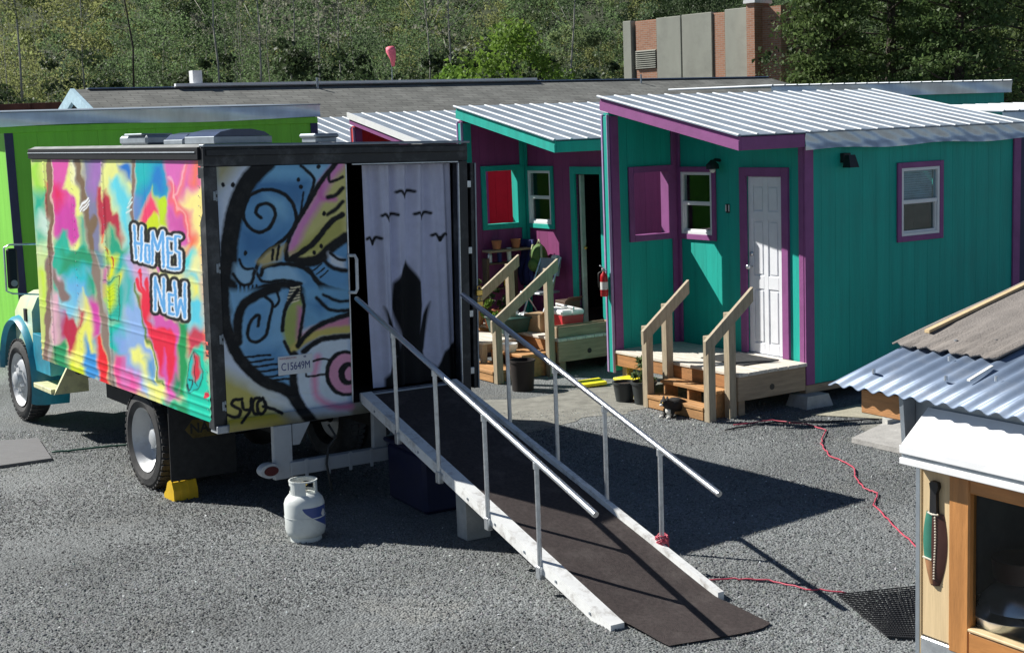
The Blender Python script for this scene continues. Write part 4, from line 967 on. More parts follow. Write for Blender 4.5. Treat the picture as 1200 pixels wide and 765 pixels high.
def rear_mural(C):
    C.kw = 1.4
    E_ = ((230, 150), 3.824); F_ = ((230, 340), 3.824); K = (20, 22, 26)
    C.set(*E_)
    C.poly([(80, 150), (250, 150), (180, 260), (90, 300)], (172, 164, 120), 20); C.poly([(90, 300), (200, 150), (290, 150), (180, 300), (150, 500), (110, 780), (90, 780)], (198, 208, 224), 24)
    C.poly([(300, 150), (680, 150), (690, 800), (150, 800), (160, 500), (220, 270)], (88, 152, 198), 14)
    C.poly([(250, 240), (330, 225), (430, 240), (500, 230), (470, 360), (300, 280), (230, 330)], (62, 124, 176), 16); C.poly([(300, 170), (460, 170), (500, 220), (300, 230)], (108, 176, 214), 16); C.poly([(190, 440), (340, 480), (420, 440), (330, 560), (200, 580)], (58, 122, 176), 22); C.poly([(310, 300), (400, 320), (400, 400), (350, 380)], (120, 182, 216), 18)
    C.poly([(480, 165), (600, 165), (540, 260), (500, 200)], (130, 186, 218), 10)
    C.poly([(630, 150), (680, 150), (680, 480), (545, 590), (440, 604), (405, 570), (455, 440), (545, 250)], (206, 196, 112), 8)
    C.line([(640, 165), (590, 230), (540, 330), (470, 440), (430, 540)], 46, (222, 128, 190), 16); C.line([(560, 240), (560, 310), (620, 320)], 22, (214, 100, 176), 10); C.line([(440, 590), (510, 600), (560, 570)], 16, (216, 110, 170), 8)
    C.poly([(420, 560), (600, 420), (660, 400), (660, 470), (540, 560)], (178, 172, 78), 10)
    C.line([(320, 150), (240, 230), (185, 340), (150, 500), (142, 640), (140, 800)], 58, K, 7)
    C.line([(290, 402), (266, 376), (285, 345), (330, 342), (355, 390), (320, 455), (262, 462), (212, 400), (240, 305), (330, 276), (410, 310), (446, 380), (440, 440), (385, 505), (300, 570), (265, 640)], 12, K, 2.5)
    C.line([(470, 170), (520, 215), (525, 260), (480, 380)], 11, K, 3); C.line([(480, 290), (470, 370), (455, 420)], 7, K, 3)
    C.line([(625, 160), (560, 240), (500, 340), (440, 440), (405, 530), (405, 590)], 15, K, 3); C.line([(420, 590), (520, 520), (600, 425), (656, 388)], 18, K, 3); C.line([(430, 604), (540, 592), (600, 540), (670, 490)], 34, K, 5)
    C.line([(592, 200), (600, 242), (655, 220)], 10, K, 3); C.line([(590, 312), (625, 300), (656, 270)], 14, K, 4); C.line([(590, 388), (630, 360), (656, 330)], 13, K, 4)
    for q in ((458, 232), (470, 264), (548, 174), (572, 384), (528, 558), (560, 530), (120, 255), (165, 255), (220, 560)): C.oval(q, 9, 11, K, .3)
    C.poly([(590, 560), (665, 590), (670, 640), (600, 610)], (206, 214, 226), 8); C.line([(570, 590), (610, 625), (670, 640)], 14, K, 4); C.line([(600, 560), (640, 590), (668, 590)], 10, K, 3); C.line([(500, 630), (560, 700), (670, 735)], 14, K, 4)
    for q in ((520, 640, 560, 610), (540, 655, 575, 628), (555, 670, 590, 640)): C.line([q[:2], q[2:]], 5, K, 2)
    C.poly([(300, 625), (430, 615), (480, 690), (310, 690)], (142, 190, 220), 12); C.line([(290, 660), (310, 622), (420, 610), (500, 640), (560, 720), (580, 800)], 13, K, 3); C.line([(265, 640), (300, 688), (400, 682), (470, 698)], 10, K, 3)
    C.poly([(270, 600), (340, 540), (400, 520), (380, 590), (300, 620)], (196, 176, 110), 8); C.line([(345, 545), (340, 590)], 9, K, 2); C.line([(370, 530), (362, 590)], 9, K, 2)
    C.poly([(170, 610), (260, 640), (255, 690), (215, 705), (165, 670)], (140, 186, 216), 10); C.line([(192, 590), (215, 630), (255, 630)], 9, K, 3); C.line([(165, 655), (200, 700), (245, 695), (262, 640)], 10, K, 3)
    for k_ in range(6): C.line([(180+k_*18, 705), (178+k_*18, 780)], 7, K, 2)
    C.line([(215, 800), (240, 745), (330, 712), (420, 705), (470, 730), (480, 800)], 26, K, 4)
    C.set(*F_)
    C.poly([(100, -10), (130, 0), (140, 160), (190, 310), (300, 410), (400, 460), (300, 560), (100, 620)], (196, 206, 220), 16); C.poly([(100, 350), (180, 400), (300, 450), (390, 520), (390, 600), (90, 640)], (190, 178, 84), 26); C.poly([(250, 430), (420, 480), (460, 560), (330, 520)], (206, 212, 214), 20)
    C.poly([(140, 0), (400, 0), (400, 240), (440, 300), (420, 440), (250, 370), (180, 240)], (118, 176, 214), 10); C.poly([(200, 60), (330, 40), (320, 220), (230, 240)], (92, 156, 202), 18); C.poly([(215, 270), (380, 250), (400, 420), (280, 370)], (80, 142, 190), 20)
    C.poly([(385, 180), (398, 90), (450, 20), (485, 60), (465, 240), (430, 290), (400, 240)], (168, 178, 84), 8); C.poly([(455, 70), (485, 80), (470, 230), (448, 240)], (206, 118, 160), 8)
    for k_ in range(6): C.line([(405+k_*4, 60-k_*14), (462, 44-k_*12)], 7, (226, 210, 170), 2); C.line([(405+k_*4, 53-k_*14), (462, 37-k_*12)], 5, K, 2)
    C.poly([(485, -10), (690, -10), (690, 110), (560, 150), (480, 180)], (104, 168, 206), 10); C.poly([(500, 60), (600, 40), (560, 110)], (70, 132, 184), 16); C.poly([(470, 180), (600, 140), (560, 160), (480, 200)], (222, 226, 226), 8)
    C.poly([(480, 190), (560, 150), (690, 110), (690, 180), (560, 195), (460, 250)], (214, 128, 160), 9); C.line([(430, 265), (510, 210), (600, 185), (690, 175)], 36, (204, 184, 84), 8)
    C.poly([(455, 290), (560, 215), (690, 205), (690, 560), (500, 560), (440, 430)], (200, 212, 226), 12); C.line([(545, 300), (530, 400), (545, 480), (620, 520), (690, 520)], 26, (226, 140, 176), 14)
    C.oval((668, 372), 92, 104, K, .06); C.oval((672, 372), 76, 88, (218, 140, 172), .08); C.oval((680, 374), 44, 52, K, .1); C.oval((688, 374), 22, 30, (214, 140, 170), .2)
    C.line([(120, -10), (130, 140), (185, 290), (290, 400), (410, 452), (470, 530), (520, 590)], 38, K, 5)
    C.line([(187, 230), (188, 130), (215, 62), (290, 15), (360, -10)], 30, K, 5); C.line([(276, 160), (280, 112), (245, 140), (230, 205), (262, 232), (308, 205), (328, 130), (340, 60), (305, 25)], 11, K, 3); C.line([(350, 75), (370, 50), (362, 10)], 9, K, 3)
    for q in ((215, 300, 332, 289), (225, 326, 345, 308), (245, 346, 362, 330), (268, 368, 380, 352), (292, 392, 395, 378), (350, 402, 420, 396)): C.line([q[:2], q[2:]], 7, K, 2)
    C.line([(385, 180), (400, 80), (455, 0)], 13, K, 3); C.line([(475, 20), (482, 90), (456, 245)], 11, K, 3); C.line([(395, 230), (420, 280), (440, 290)], 11, K, 3)
    C.line([(540, 35), (600, 88), (690, 90)], 12, K, 4); C.line([(570, 20), (640, 50), (690, 45)], 10, K, 4); C.line([(455, 250), (500, 195), (570, 148), (690, 105)], 17, K, 4); C.line([(480, 275), (560, 222), (690, 204)], 18, K, 4); C.line([(440, 290), (436, 420), (470, 540)], 26, K, 5)
    C.line([(520, 318), (560, 308), (600, 312)], 7, K, 2); C.line([(490, 375), (500, 386), (580, 376)], 7, K, 2)
    for s_ in ([(205, 487), (168, 492), (160, 515), (195, 535), (190, 562), (160, 566), (118, 548)], [(206, 500), (212, 532), (236, 536)], [(246, 486), (240, 540), (205, 592)], [(284, 482), (262, 486), (252, 520), (262, 552), (282, 550)],
               [(300, 484), (276, 505), (278, 545), (300, 552), (312, 520), (300, 484)], [(300, 520), (340, 530), (384, 552)], [(118, 548), (108, 520)]): C.line(s_, 11, K, 2)

mat('mural', (1, 1, 1), .5, attr='paint', var=.06, scale=7, dirt=(.30, .28, .25, .08), dscale=9, spec=.25)
TRK = thing('box_truck', 'box truck covered in bright spray-painted murals with a ramp at its open rear', 'truck', TR_LOC)
TRK.rotation_euler = (math.radians(.41), math.radians(1.37), math.radians(35.65))
BX, BY0, BY1, BZ0, BZ1 = 2.4, -1.6, 2.57, .85, 2.985
us = np.linspace(BY0+.005, BY1, 420); vs_ = np.linspace(.852, 2.868, 260)
def side_fn(y, z):
    x = np.zeros_like(y)
    for (zc, wd, h) in ((.90, .012, .007), (.965, .012, .007), (1.035, .012, .007), (1.40, .010, .004), (1.47, .01, .004), (2.02, .008, .003), (1.93, .008, .003)): x -= h*np.exp(-((z-zc)/wd)**2)
    for yc in (2.17, .545): x -= .006*np.exp(-((y-yc)/.03)**4)
    x += .004*np.sin(y*3.1+z*2)*np.sin(z*2.3)
    for yc in (1.4, -.45): x += .003*np.exp(-((y-yc)/.006)**2)
    return np.stack([x, y, z], -1)
P, F = grid_panel(us, vs_, side_fn)
flat = P.copy(); flat[:, 0] = 0
cv = Canvas(project(t_world(flat)), (220, 220, 170)); side_mural(cv)
mesh_np('painted_side', P, F[:, ::-1], 'mural', TRK, tone=vivid(cv.c)*.92, tname='paint', smooth=True)['label'] = 'side panel sprayed with bright colours and the words HOMES NEW'
rvt = MB()
for yc in (2.17, .545, BY0+.05, 1.36):
    for k_ in range(26): rvt.lathe([(.006, -.0), (.004, -.004), (.0005, -.005)], 6, (-.006, yc, .95+.075*k_), 'x')
tag(rvt.build('rivets', 'silver', TRK), kind='stuff')
# body walls behind the mural
MB().box(.012, .05, BY0+.02, BY1, BZ0+.01, BZ1-.02).build('side_wall', 'dark_in', TRK)
MB().box(BX-.05, BX, BY0+.02, BY1, BZ0+.01, BZ1-.02).build('side_wall', 'black_frame', TRK)
MB().box(.05, BX-.05, BY1-.05, BY1-.001, BZ0+.01, BZ1-.02).build('front_wall', 'dark_in', TRK)
MB().box(.051, BX-.051, BY0+.02, BY1-.051, BZ0+.011, BZ0+.06).build('floor', 'dark_in', TRK)
rfm = MB()
for k_ in range(1): rfm.hexa([(.0, BY0+.0, BZ1-.015), (BX, BY0, BZ1-.015), (BX, BY1+.02, BZ1-.015), (.0, BY1+.02, BZ1-.015), (.05, BY0+.02, BZ1+.006), (BX-.02, BY0+.02, BZ1+.006), (BX-.02, BY1, BZ1+.006), (.05, BY1, BZ1+.006)])
troof = rfm.build('roof', mat('roof_grey', (.24, .25, .25), .6, var=.35, scale=3), TRK)
MB().cbox(-.022, .03, BY0-.0, BY1+.01, 2.872, 2.969).build('top_rail', mat('rail_black', (.014, .015, .018), .6, spec=.2), TRK)
MB().cbox(-.030, -.021, BY0+.04, BY1, 2.925, 2.933, .002).build('rail_bead', 'grey_metal', TRK)
# roof hardware
sk = MB().cbox(.25, .75, -1.30, -.72, BZ1+.008, BZ1+.065).build('skylight', 'grey_metal', troof)
MB().prism([(.26, BZ1+.067), (.74, BZ1+.067), (.69, BZ1+.10), (.58, BZ1+.122), (.42, BZ1+.122), (.31, BZ1+.10)], 'y', -1.29, -.73).build('dome', mat('smoked', (.05, .07, .13), .25), sk)
sk2 = MB().cbox(.3, .6, -.55, -.15, BZ1+.008, BZ1+.045).build('skylight', 'grey_metal', troof)
MB().prism([(.31, BZ1+.047), (.59, BZ1+.047), (.54, BZ1+.09), (.45, BZ1+.105), (.36, BZ1+.09)], 'y', -.54, -.16).build('dome', 'smoked', sk2)
ac = MB().cbox(.3, .55, .25, .9, BZ1+.008, BZ1+.09, .02).build('roof_unit', 'grey_metal', troof)
MB().cbox(.28, .57, .3, .72, BZ1+.091, BZ1+.108, .008).build('unit_lid', 'grey_metal', ac)
rv = MB().cbox(1.30, 1.50, -1.0, -.75, BZ1+.008, BZ1+.045).build('roof_vent', 'grey_metal', troof)
MB().cbox(1.28, 1.52, -1.02, -.73, BZ1+.046, BZ1+.082, .02).build('vent_cover', 'grey_metal', rv)
# rear frame
RY = BY0
MB().cbox(.0, .105, RY-.05, RY+.06, .80, 2.82).build('rear_post', 'black_frame', TRK)
MB().cbox(BX-.085, BX, RY-.05, RY+.06, .80, 2.82).build('rear_post', 'black_frame', TRK)
MB().cbox(0, BX, RY-.055, RY+.05, 2.822, 2.965).build('header', 'black_frame', TRK)
MB().cbox(.02, BX-.02, RY-.075, RY-.056, 2.90, 2.95).build('drip_rail', 'black_frame', TRK)
MB().cbox(-.01, BX+.01, RY-.085, RY-.0, 2.968, 2.988, .006).build('roof_edge', 'grey_metal', TRK)
MB().cbox(1.28, 2.31, RY-.052, RY-.03, 2.806, 2.82).build('door_track', 'galv', TRK)
MB().cbox(2.302, 2.314, RY-.056, RY-.03, .9, 2.805).build('jamb_strip', 'galv', TRK)
for z in (2.60, 2.05, 1.50, .98):
    MB().cbox(.068, .088, RY-.058, RY-.051, z-.035, z+.035).tube([(.094, RY-.056, z-.04), (.094, RY-.056, z-.012)], .007).tube([(.094, RY-.056, z+.012), (.094, RY-.056, z+.04)], .007).build('hinge', 'grey_metal', TRK)
# closed rear door with mural
us2 = np.linspace(.108, 1.215, 250); vs2 = np.linspace(.83, 2.818, 400)
P, F = grid_panel(us2, vs2, lambda x, z: np.stack([x, np.full_like(x, RY-.045)+.003*np.sin(x*9)*np.sin(z*5)+.004*np.exp(-((z-.99)/.006)**2), z], -1))
cv = Canvas(project(t_world(np.stack([P[:, 0], np.full(len(P), RY-.045), P[:, 2]], -1))), (110, 150, 185)); rear_mural(cv)
rdoor = mesh_np('rear_door', P, F, 'mural', TRK, tone=np.clip((cv.c*.86+cv.c.mean(1, keepdims=True)*.14)*1.32, 0, .95), tname='paint', smooth=True); rdoor['label'] = 'closed rear door sprayed with blue and yellow swirls'
MB().box(.11, 1.214, RY-.038, RY-.0, .832, 2.816).build('door_core', 'dark_in', rdoor)
MB().cbox(1.216, 1.228, RY-.05, RY-.0, .83, 2.817, .003).build('edge_channel', 'galv', rdoor)
MB().tube([(1.215, RY-.05, 2.08), (1.25, RY-.10, 2.08), (1.262, RY-.105, 2.05), (1.262, RY-.105, 1.81), (1.25, RY-.10, 1.78), (1.215, RY-.05, 1.78)], .014).build('pull_handle', 'white_paint', rdoor, True)
# plate
pm = thing  # (kept short)
lp = MB().cbox(.555, .86, RY-.056, RY-.049, 1.165, 1.317, .004).build('licence_plate', 'plate_white', rdoor)
ROT = Matrix.Rotation(math.pi/2, 4, 'X')
text_obj('plate_number', 'C15649M', .088, 'plate_blue', lp, Matrix.Translation((.708, RY-.0575, 1.228)) @ ROT @ Matrix.Scale(.74, 4, (1, 0, 0)), .0008, 0)
text_obj('plate_state', 'WASHINGTON', .022, 'plate_red', lp, Matrix.Translation((.64, RY-.0575, 1.297)) @ ROT, .0005)
text_obj('plate_tab', '46', .026, 'plate_blue', lp, Matrix.Translation((.79, RY-.0575, 1.297)) @ ROT, .0005)
# open right door folded along the side
rd = MB().cbox(BX+.05, BX+.10, RY-.02, RY+1.05, .84, 2.80).build('open_door', 'black_frame', TRK)
MB().cbox(BX+.088, BX+.103, RY-.032, RY-.021, .84, 2.80, .003).build('edge_channel', 'grey_metal', rd)
for z in (2.62, 2.05, 1.5, 1.0): MB().cbox(BX+.0, BX+.05, RY-.030, RY-.02, z-.03, z+.03).build('hinge', 'galv', TRK)
# sill and bumper frame
P, F = grid_panel(np.linspace(.1, 1.36, 200), np.linspace(.775, .872, 14), lambda x, z: np.stack([x, np.full_like(x, RY-.085)-.02*np.sin((z-.775)/.097*math.pi), z], -1))
cv = Canvas(project(t_world(P)), (150, 150, 140)); rear_mural(cv)
mesh_np('sill_face', P, F, 'mural', TRK, tone=vivid(cv.c)*.7, tname='paint', smooth=True)
MB().cbox(.01, BX-.01, RY-.08, RY+.05, .772, .829).build('sill', 'frame_paint', TRK)
MB().tube([(1.33, RY-.09, .845), (1.375, RY-.09, .845)], .035, 14).build('sill_cap', 'frame_paint', TRK)
bm_ = MB().cbox(.60, 1.50, RY-.13, RY-.05, .36, .47).build('rear_bumper', 'frame_paint', TRK)
for (a, b) in ((.47, .63), (1.38, 1.5)):
    MB().cbox(a, b, RY-.10, RY-.05, .471 if a > 1 else .34, .772).build('bumper_post', 'frame_paint', TRK)
MB().prism([(.64, .77), (.80, .77), (.70, .60), (.64, .60)], 'y', RY-.09, RY-.08).build('gusset', 'frame_paint', TRK)
for k_ in range(4): MB().cbox(.72+.2*k_, .75+.2*k_, RY-.135, RY-.131, .33, .48).build('bracket', 'frame_paint', bm_)
for (a, nm) in ((.33, 0), (1.505, 0)):
    pts = [(a+.085+.085*math.cos(t)*(1 if True else 1), .43+.058*math.sin(t)) for t in np.linspace(0, 2*math.pi, 22, endpoint=False)]
    ho = MB().prism(pts, 'y', RY-.14, RY-.06).build('tail_light', 'frame_paint', TRK)
    pts = [(a+.090+.062*math.cos(t), .43+.038*math.sin(t)) for t in np.linspace(0, 2*math.pi, 22, endpoint=False)]
    MB().prism(pts, 'y', RY-.146, RY-.141).build('lens', 'tail_red', ho)
MB().tube([(.98, RY-.06, .72), (1.02, RY-.11, .62), (.93, RY-.14, .55), (.9, RY-.16, .42), (.92, RY-.2, .2)], .010, 6).build('gas_hose', 'rubber', TRK, True)
# chassis
for x in (.75, 1.55): MB().cbox(x, x+.09, RY+.06, 4.2, .58, .78).build('frame_rail', 'chassis', TRK)
for y in (-1.2, -.3, .8, 1.8): MB().cbox(.1, BX-.1, y, y+.09, .781, .855).build('cross_member', 'chassis', TRK)
MB().tube([(.3, .05, .43), (2.1, .05, .43)], .07).ball((1.2, .05, .43), .2).build('rear_axle', 'chassis', TRK, True)
MB().tube([(.3, 3.95, .44), (2.1, 3.95, .44)], .05).build('front_axle', 'chassis', TRK)
MB().cbox(.3, .6, .9, 1.6, .56, .775).build('fuel_tank', 'chassis', TRK)
def wheel(xo, y, r, wdt, side, deep):
    # outer face at x = xo; side -1: left hand wheel
    s = -side
    X = lambda d: xo+s*d
    ty = MB(); prof = [(r*.66, .03), (r*.80, .0), (r*.93, .012), (r*.99, .04), (r, .07), (r, wdt-.07), (r*.99, wdt-.04), (r*.93, wdt-.012), (r*.8, wdt), (r*.66, wdt-.03), (r*.62, wdt/2), (r*.66, .03)]
    ty.lathe([(a, s*b) for a, b in prof], 40, (xo, y, r), 'x')
    t = ty.build('wheel', 'tyre', TRK, True, 35)
    lg = MB(); nl = 44
    for k_ in range(nl):
        a = 2*math.pi*k_/nl
        for (d0, d1) in ((.015, .085), (.10, .16)):
            p8 = []
            for rr in (r*.985, r*1.018):
                for (aa, dd) in ((a-.042, d0), (a+.042, d0), (a+.042, d1), (a-.042, d1)): p8.append((X(dd), y+rr*math.cos(aa), r+rr*math.sin(aa)))
            lg.hexa(p8)
    lg.build('tread', 'tyre', t)
    if deep:
        pr = [(r*.665, .02), (r*.655, .03), (r*.60, .06), (r*.57, .13), (r*.50, .16), (r*.20, .165), (r*.19, .10), (r*.12, .085), (.001, .085)]
    else:
        pr = [(r*.665, .01), (r*.64, .02), (r*.60, .05), (r*.53, .065), (r*.44, .03), (r*.22, .02), (r*.20, -.03), (r*.13, -.05), (.001, -.05)]
    rm_ = MB().lathe([(a, s*b) for a, b in pr], 36, (xo, y, r), 'x').build('rim', 'steel_rim', t, True, 40)
    for k_ in range(6):
        a = 2*math.pi*k_/6+.3; d = .16 if deep else .015
        MB().tube([(X(d), y+r*.33*math.cos(a), r+r*.33*math.sin(a)), (X(d-.035), y+r*.33*math.cos(a), r+r*.33*math.sin(a))], .017, 6).build('lug_nut', 'galv', rm_)
wheel(.05, .05, .43, .25, -1, True); wheel(.33, .05, .43, .25, -1, True)
wheel(2.35, .05, .43, .25, 1, True); wheel(2.07, .05, .43, .25, 1, True)
wheel(.14, 3.95, .445, .25, -1, False); wheel(2.26, 3.95, .445, .25, 1, False)
mf = MB().cbox(.06, .66, -.565, -.55, .17, .84).build('mud_flap', 'rubber', TRK)
hx = [(.20, .60), (.27, .68), (.53, .68), (.60, .60), (.53, .52), (.27, .52)]
MB().prism(hx, 'y', -.5672, -.5655).build('flap_badge', mat('badge', (.12, .09, .02), .7, var=.5, scale=12, dirt=(.02, .02, .02, .9), dscale=10), mf)
text_obj('flap_lettering', 'NAPA', .12, 'rubber', mf, Matrix.Translation((.40, -.568, .60)) @ ROT, .001, .003)
# cab, hood, fender, step
MB().hexa([(.40, 2.62, .8), (2.0, 2.62, .8), (2.0, 3.45, .8), (.40, 3.45, .8), (.48, 2.62, 2.25), (1.92, 2.62, 2.25), (1.86, 3.1, 2.25), (.54, 3.1, 2.25)]).build('cab', 'truck_blue', TRK)
hd = MB(); rings = []
for (y, xw, zt) in ((3.451, 1.02, 1.46), (3.75, 1.02, 1.45), (4.2, .98, 1.40), (4.45, .90, 1.28)):
    rings.append([(1.2-xw, y, .85), (1.2-xw, y, zt-.22), (1.2-xw+.07, y, zt-.07), (1.2-xw+.22, y, zt), (1.2+xw-.22, y, zt), (1.2+xw-.07, y, zt-.07), (1.2+xw, y, zt-.22), (1.2+xw, y, .85)])
vv = [p for r_ in rings for p in r_]; ff = [(i*8+k_, i*8+k_+1, (i+1)*8+k_+1, (i+1)*8+k_) for i in range(3) for k_ in range(7)]+[tuple(range(24, 32)), tuple(range(7, -1, -1))]
MB().add(vv, ff).build('hood', mat('hood_paint', (.70, .76, .46), .35, var=.2, scale=1.5, dirt=(.08, .46, .56, .95), dscale=1.2), TRK, True, 35)
for s_ in (0, 1):
    fd = MB(); V = []; n_ = 22
    for k_ in range(n_+1):
        a = math.radians(-20+195*k_/n_); rr = .56+.03*math.sin(a); yy = 3.95-math.cos(a)*rr*1.05; zz = .46+math.sin(a)*rr*1.12
        for (x, dz) in ((.16, -.05), (.11, -.01), (.15, .025), (.25, .05), (.50, .06)):
            V.append((x if not s_ else 2.4-x, yy-math.cos(a)*dz, zz+math.sin(a)*dz))
    F = [(k_*5+i, k_*5+i+1, k_*5+i+6, k_*5+i+5) for k_ in range(n_) for i in range(4)]
    fd.add(V, F).build('fender', 'truck_blue', TRK, True, 60)
MB().cbox(.16, .52, 2.86, 3.40, .62, 1.02).build('fender_apron', 'truck_blue', TRK)
MB().cbox(.42, .50, 2.60, 3.44, .70, 1.30).build('lower_door', 'truck_blue', TRK)
stp = MB().cbox(.08, .46, 2.62, 3.20, .47, .52).build('step', 'truck_cream', TRK)
MB().cbox(.34, .46, 2.62, 2.68, .521, .82).build('step_back', 'truck_cream', stp)
MB().hexa([(.10, 2.58, .47), (.46, 2.58, .47), (.46, 2.62, .47), (.10, 2.62, .47), (.30, 2.58, .83), (.46, 2.58, .83), (.46, 2.62, .83), (.30, 2.62, .83)]).build('step_side', 'truck_cream', stp)
MB().cbox(.165, .185, 3.62, 3.70, 1.12, 1.26).build('hood_latch', 'black', TRK)
mr = MB().tube([(.45, 3.45, 1.96), (.0, 3.48, 1.97), (-.06, 3.48, 1.94), (-.06, 3.48, 1.48), (0, 3.48, 1.45), (.45, 3.45, 1.40)], .010, 6).build('mirror_arm', 'galv', TRK, True)
MB().cbox(-.04, .075, 3.46, 3.51, 1.50, 1.93, .02).build('mirror', 'black', mr)
MB().tube([(.02, 3.46, 1.56), (.02, 3.452, 1.56)], .035, 16).build('spot_mirror', 'silver', mr)
# curtain in the doorway
us3 = np.linspace(1.45, 2.30, 170); vs3 = np.linspace(.93, 2.80, 190)
def cur_fn(x, z):
    top = np.clip((2.80-z)/1.9, 0, 1); y = RY+.10+0.034*np.sin(x*27+2.2*np.sin(x*6.3+1)+.5*np.sin(z*1.3))*(1-.3*top)+.014*np.sin(x*61+1.5*np.sin(x*11)+z)*(1-.5*top)
    xx = 1.40+(x-1.40)+.035*top*np.sin(x*9)+.06*top*np.clip((1.62-x)/.22, 0, 1)
    return np.stack([xx, y, z], -1)
P, F = grid_panel(us3, vs3, cur_fn)
cx = Canvas(np.stack([P[:, 0], -P[:, 2]], -1), (206, 208, 230), 0.); cx.set((0, 0), 1); KK = (16, 17, 20)
for (bx, bz, s_) in ((1.86, -2.55, .085), (1.70, -2.36, .08), (2.03, -2.36, .085), (1.55, -2.17, .06), (2.19, -2.17, .07)):   # five plain birds
    cx.line([(bx-s_, bz-.02), (bx-s_*.5, bz-.028), (bx, bz+.012), (bx+s_*.5, bz-.028), (bx+s_, bz-.02)], .026, KK, .006); cx.oval((bx, bz+.012), .018, .028, KK, .2)
cx.poly([(1.86, -1.99), (1.99, -1.80), (2.01, -1.6), (1.97, -1.35), (2.02, -1.15), (2.14, -1.05), (2.22, -1.18), (2.4, -1.30), (2.4, -.5), (1.62, -.5), (1.62, -1.0), (1.68, -1.08), (1.75, -1.18), (1.78, -1.35), (1.72, -1.6), (1.74, -1.8)], KK, .008)
cx.poly([(1.66, -1.40), (1.62, -1.62), (1.70, -1.50), (1.77, -1.34), (1.78, -1.15), (1.70, -1.22)], KK, .008); cx.poly([(2.06, -1.40), (2.10, -1.62), (2.02, -1.50), (1.95, -1.34), (1.94, -1.15), (2.02, -1.22)], KK, .008)
mat('curtain_cloth', (1, 1, 1), .85, attr='paint', var=.08, scale=9, bump=.15, bscale=60)
cu = tag(mesh_np('curtain', P, F, 'curtain_cloth', tone=cx.c, tname='paint', smooth=True), 'pale grey curtain with black silhouettes hanging in the truck doorway', 'curtain')
cu.location = TR_LOC; cu.rotation_euler = TRK.rotation_euler

# ------------------------------------------------------------------ ramp (x along the ramp, y across, top at the truck sill)
RA = np.array([-1.243, 11.251, 0.]); RYAW = -61.14; RW_ = .82; RL = 3.73
RD = np.array([math.cos(math.radians(RYAW)), math.sin(math.radians(RYAW)), 0]); RN = np.array([-RD[1], RD[0], 0])
rp = thing('access_ramp', 'long carpeted ramp with white side rails leading up to the truck doorway', 'ramp', RA, RYAW)
def rz(s): return .872-.872*s/RL
def slab_(s0, s1, y0, y1, lo, hi, nm, m, par=rp):
    return MB().hexa([(s0, y0, rz(s0)+lo), (s1, y0, rz(s1)+lo), (s1, y1, rz(s1)+lo), (s0, y1, rz(s0)+lo), (s0, y0, rz(s0)+hi), (s1, y0, rz(s1)+hi), (s1, y1, rz(s1)+hi), (s0, y1, rz(s0)+hi)]).build(nm, m, par)
# carpet runs down and out on the ground as a flap
V = []; F = []; ns = 70
for k_ in range(ns+1):
    s = -.02+4.30*k_/ns
    z = max(rz(s)+.012, .022) if s < RL+.1 else .02
    z += .006*math.sin(s*7)*(.3 if s < 3.6 else 1)
    sk_ = 0 if s < 3.75 else (s-3.75)
    for q_ in range(9):
        t = q_/8; y = .075+(RW_-.10)*t
        if s > 4.18: y = .075+(RW_-.10)*(t*(1-.1*(s-4.18))+.03*(s-4.18))
        V.append((s+(.0 if s < 3.75 else (s-3.75)*(-.28)*(1-t)*.9-.16*(s-3.75)*t**7), y+(0 if s < 3.75 else sk_*.02), z))
for k_ in range(ns):
    for q_ in range(8): a = k_*9+q_; F.append((a, a+9, a+10, a+1))
MB().add(V, F).build('carpet', 'carpet', rp, True)
slab_(0, RL-.08, .06, RW_-.02, -.05, .008, 'deck', 'frame_paint')
slab_(0.02, RL, -.040, .0585, -.050, .035, 'side_rail', 'white_paint')
slab_(0.02, RL-.05, RW_-.018, RW_+.028, -.05, .045, 'side_rail', 'white_paint')
for side, posts, rs in ((-.045, ((.75, 1), (1.46, 1), (2.21, 1), (2.91, 1)), (.06, 3.61)), (RW_+.03, ((.94, 1), (1.67, 1), (2.34, 1), (3.01, 1)), (.20, 3.65))):
    hz = lambda s: 1.705-.2805*s
    hr = MB().tube([(rs[0], side, hz(rs[0])), (rs[1], side, hz(rs[1]))], .021, 14).build('hand_rail', 'silver', rp, True, 50)
    for s, _ in posts:
        MB().tube([(s, side, rz(s)-.05), (s, side, hz(s)-.012)], .0165, 12).build('post', 'galv', rp, True, 50)
        MB().tube([(s, side, hz(s)-.052), (s, side, hz(s)-.008)], .024, 10).build('clamp', 'galv', rp, True, 50)
        MB().cbox(s-.028, s+.028, side-.02, side+.02, rz(s)-.09, rz(s)+.0, .004).build('socket', 'galv', rp)
MB().cbox(1.42, 1.58, .10, .30, 0, .38).build('support_block', 'concrete', rp)
for k_ in range(9):
    s = .3+.4*k_; MB().tube([(s, -.046, rz(s)-.01), (s, -.0395, rz(s)-.01)], .010, 6).build('bolt', 'grey_metal', rp)
MB().cbox(-.06, .04, -.02, RW_, .80, .885).build('hinge_plate', 'frame_paint', rp)
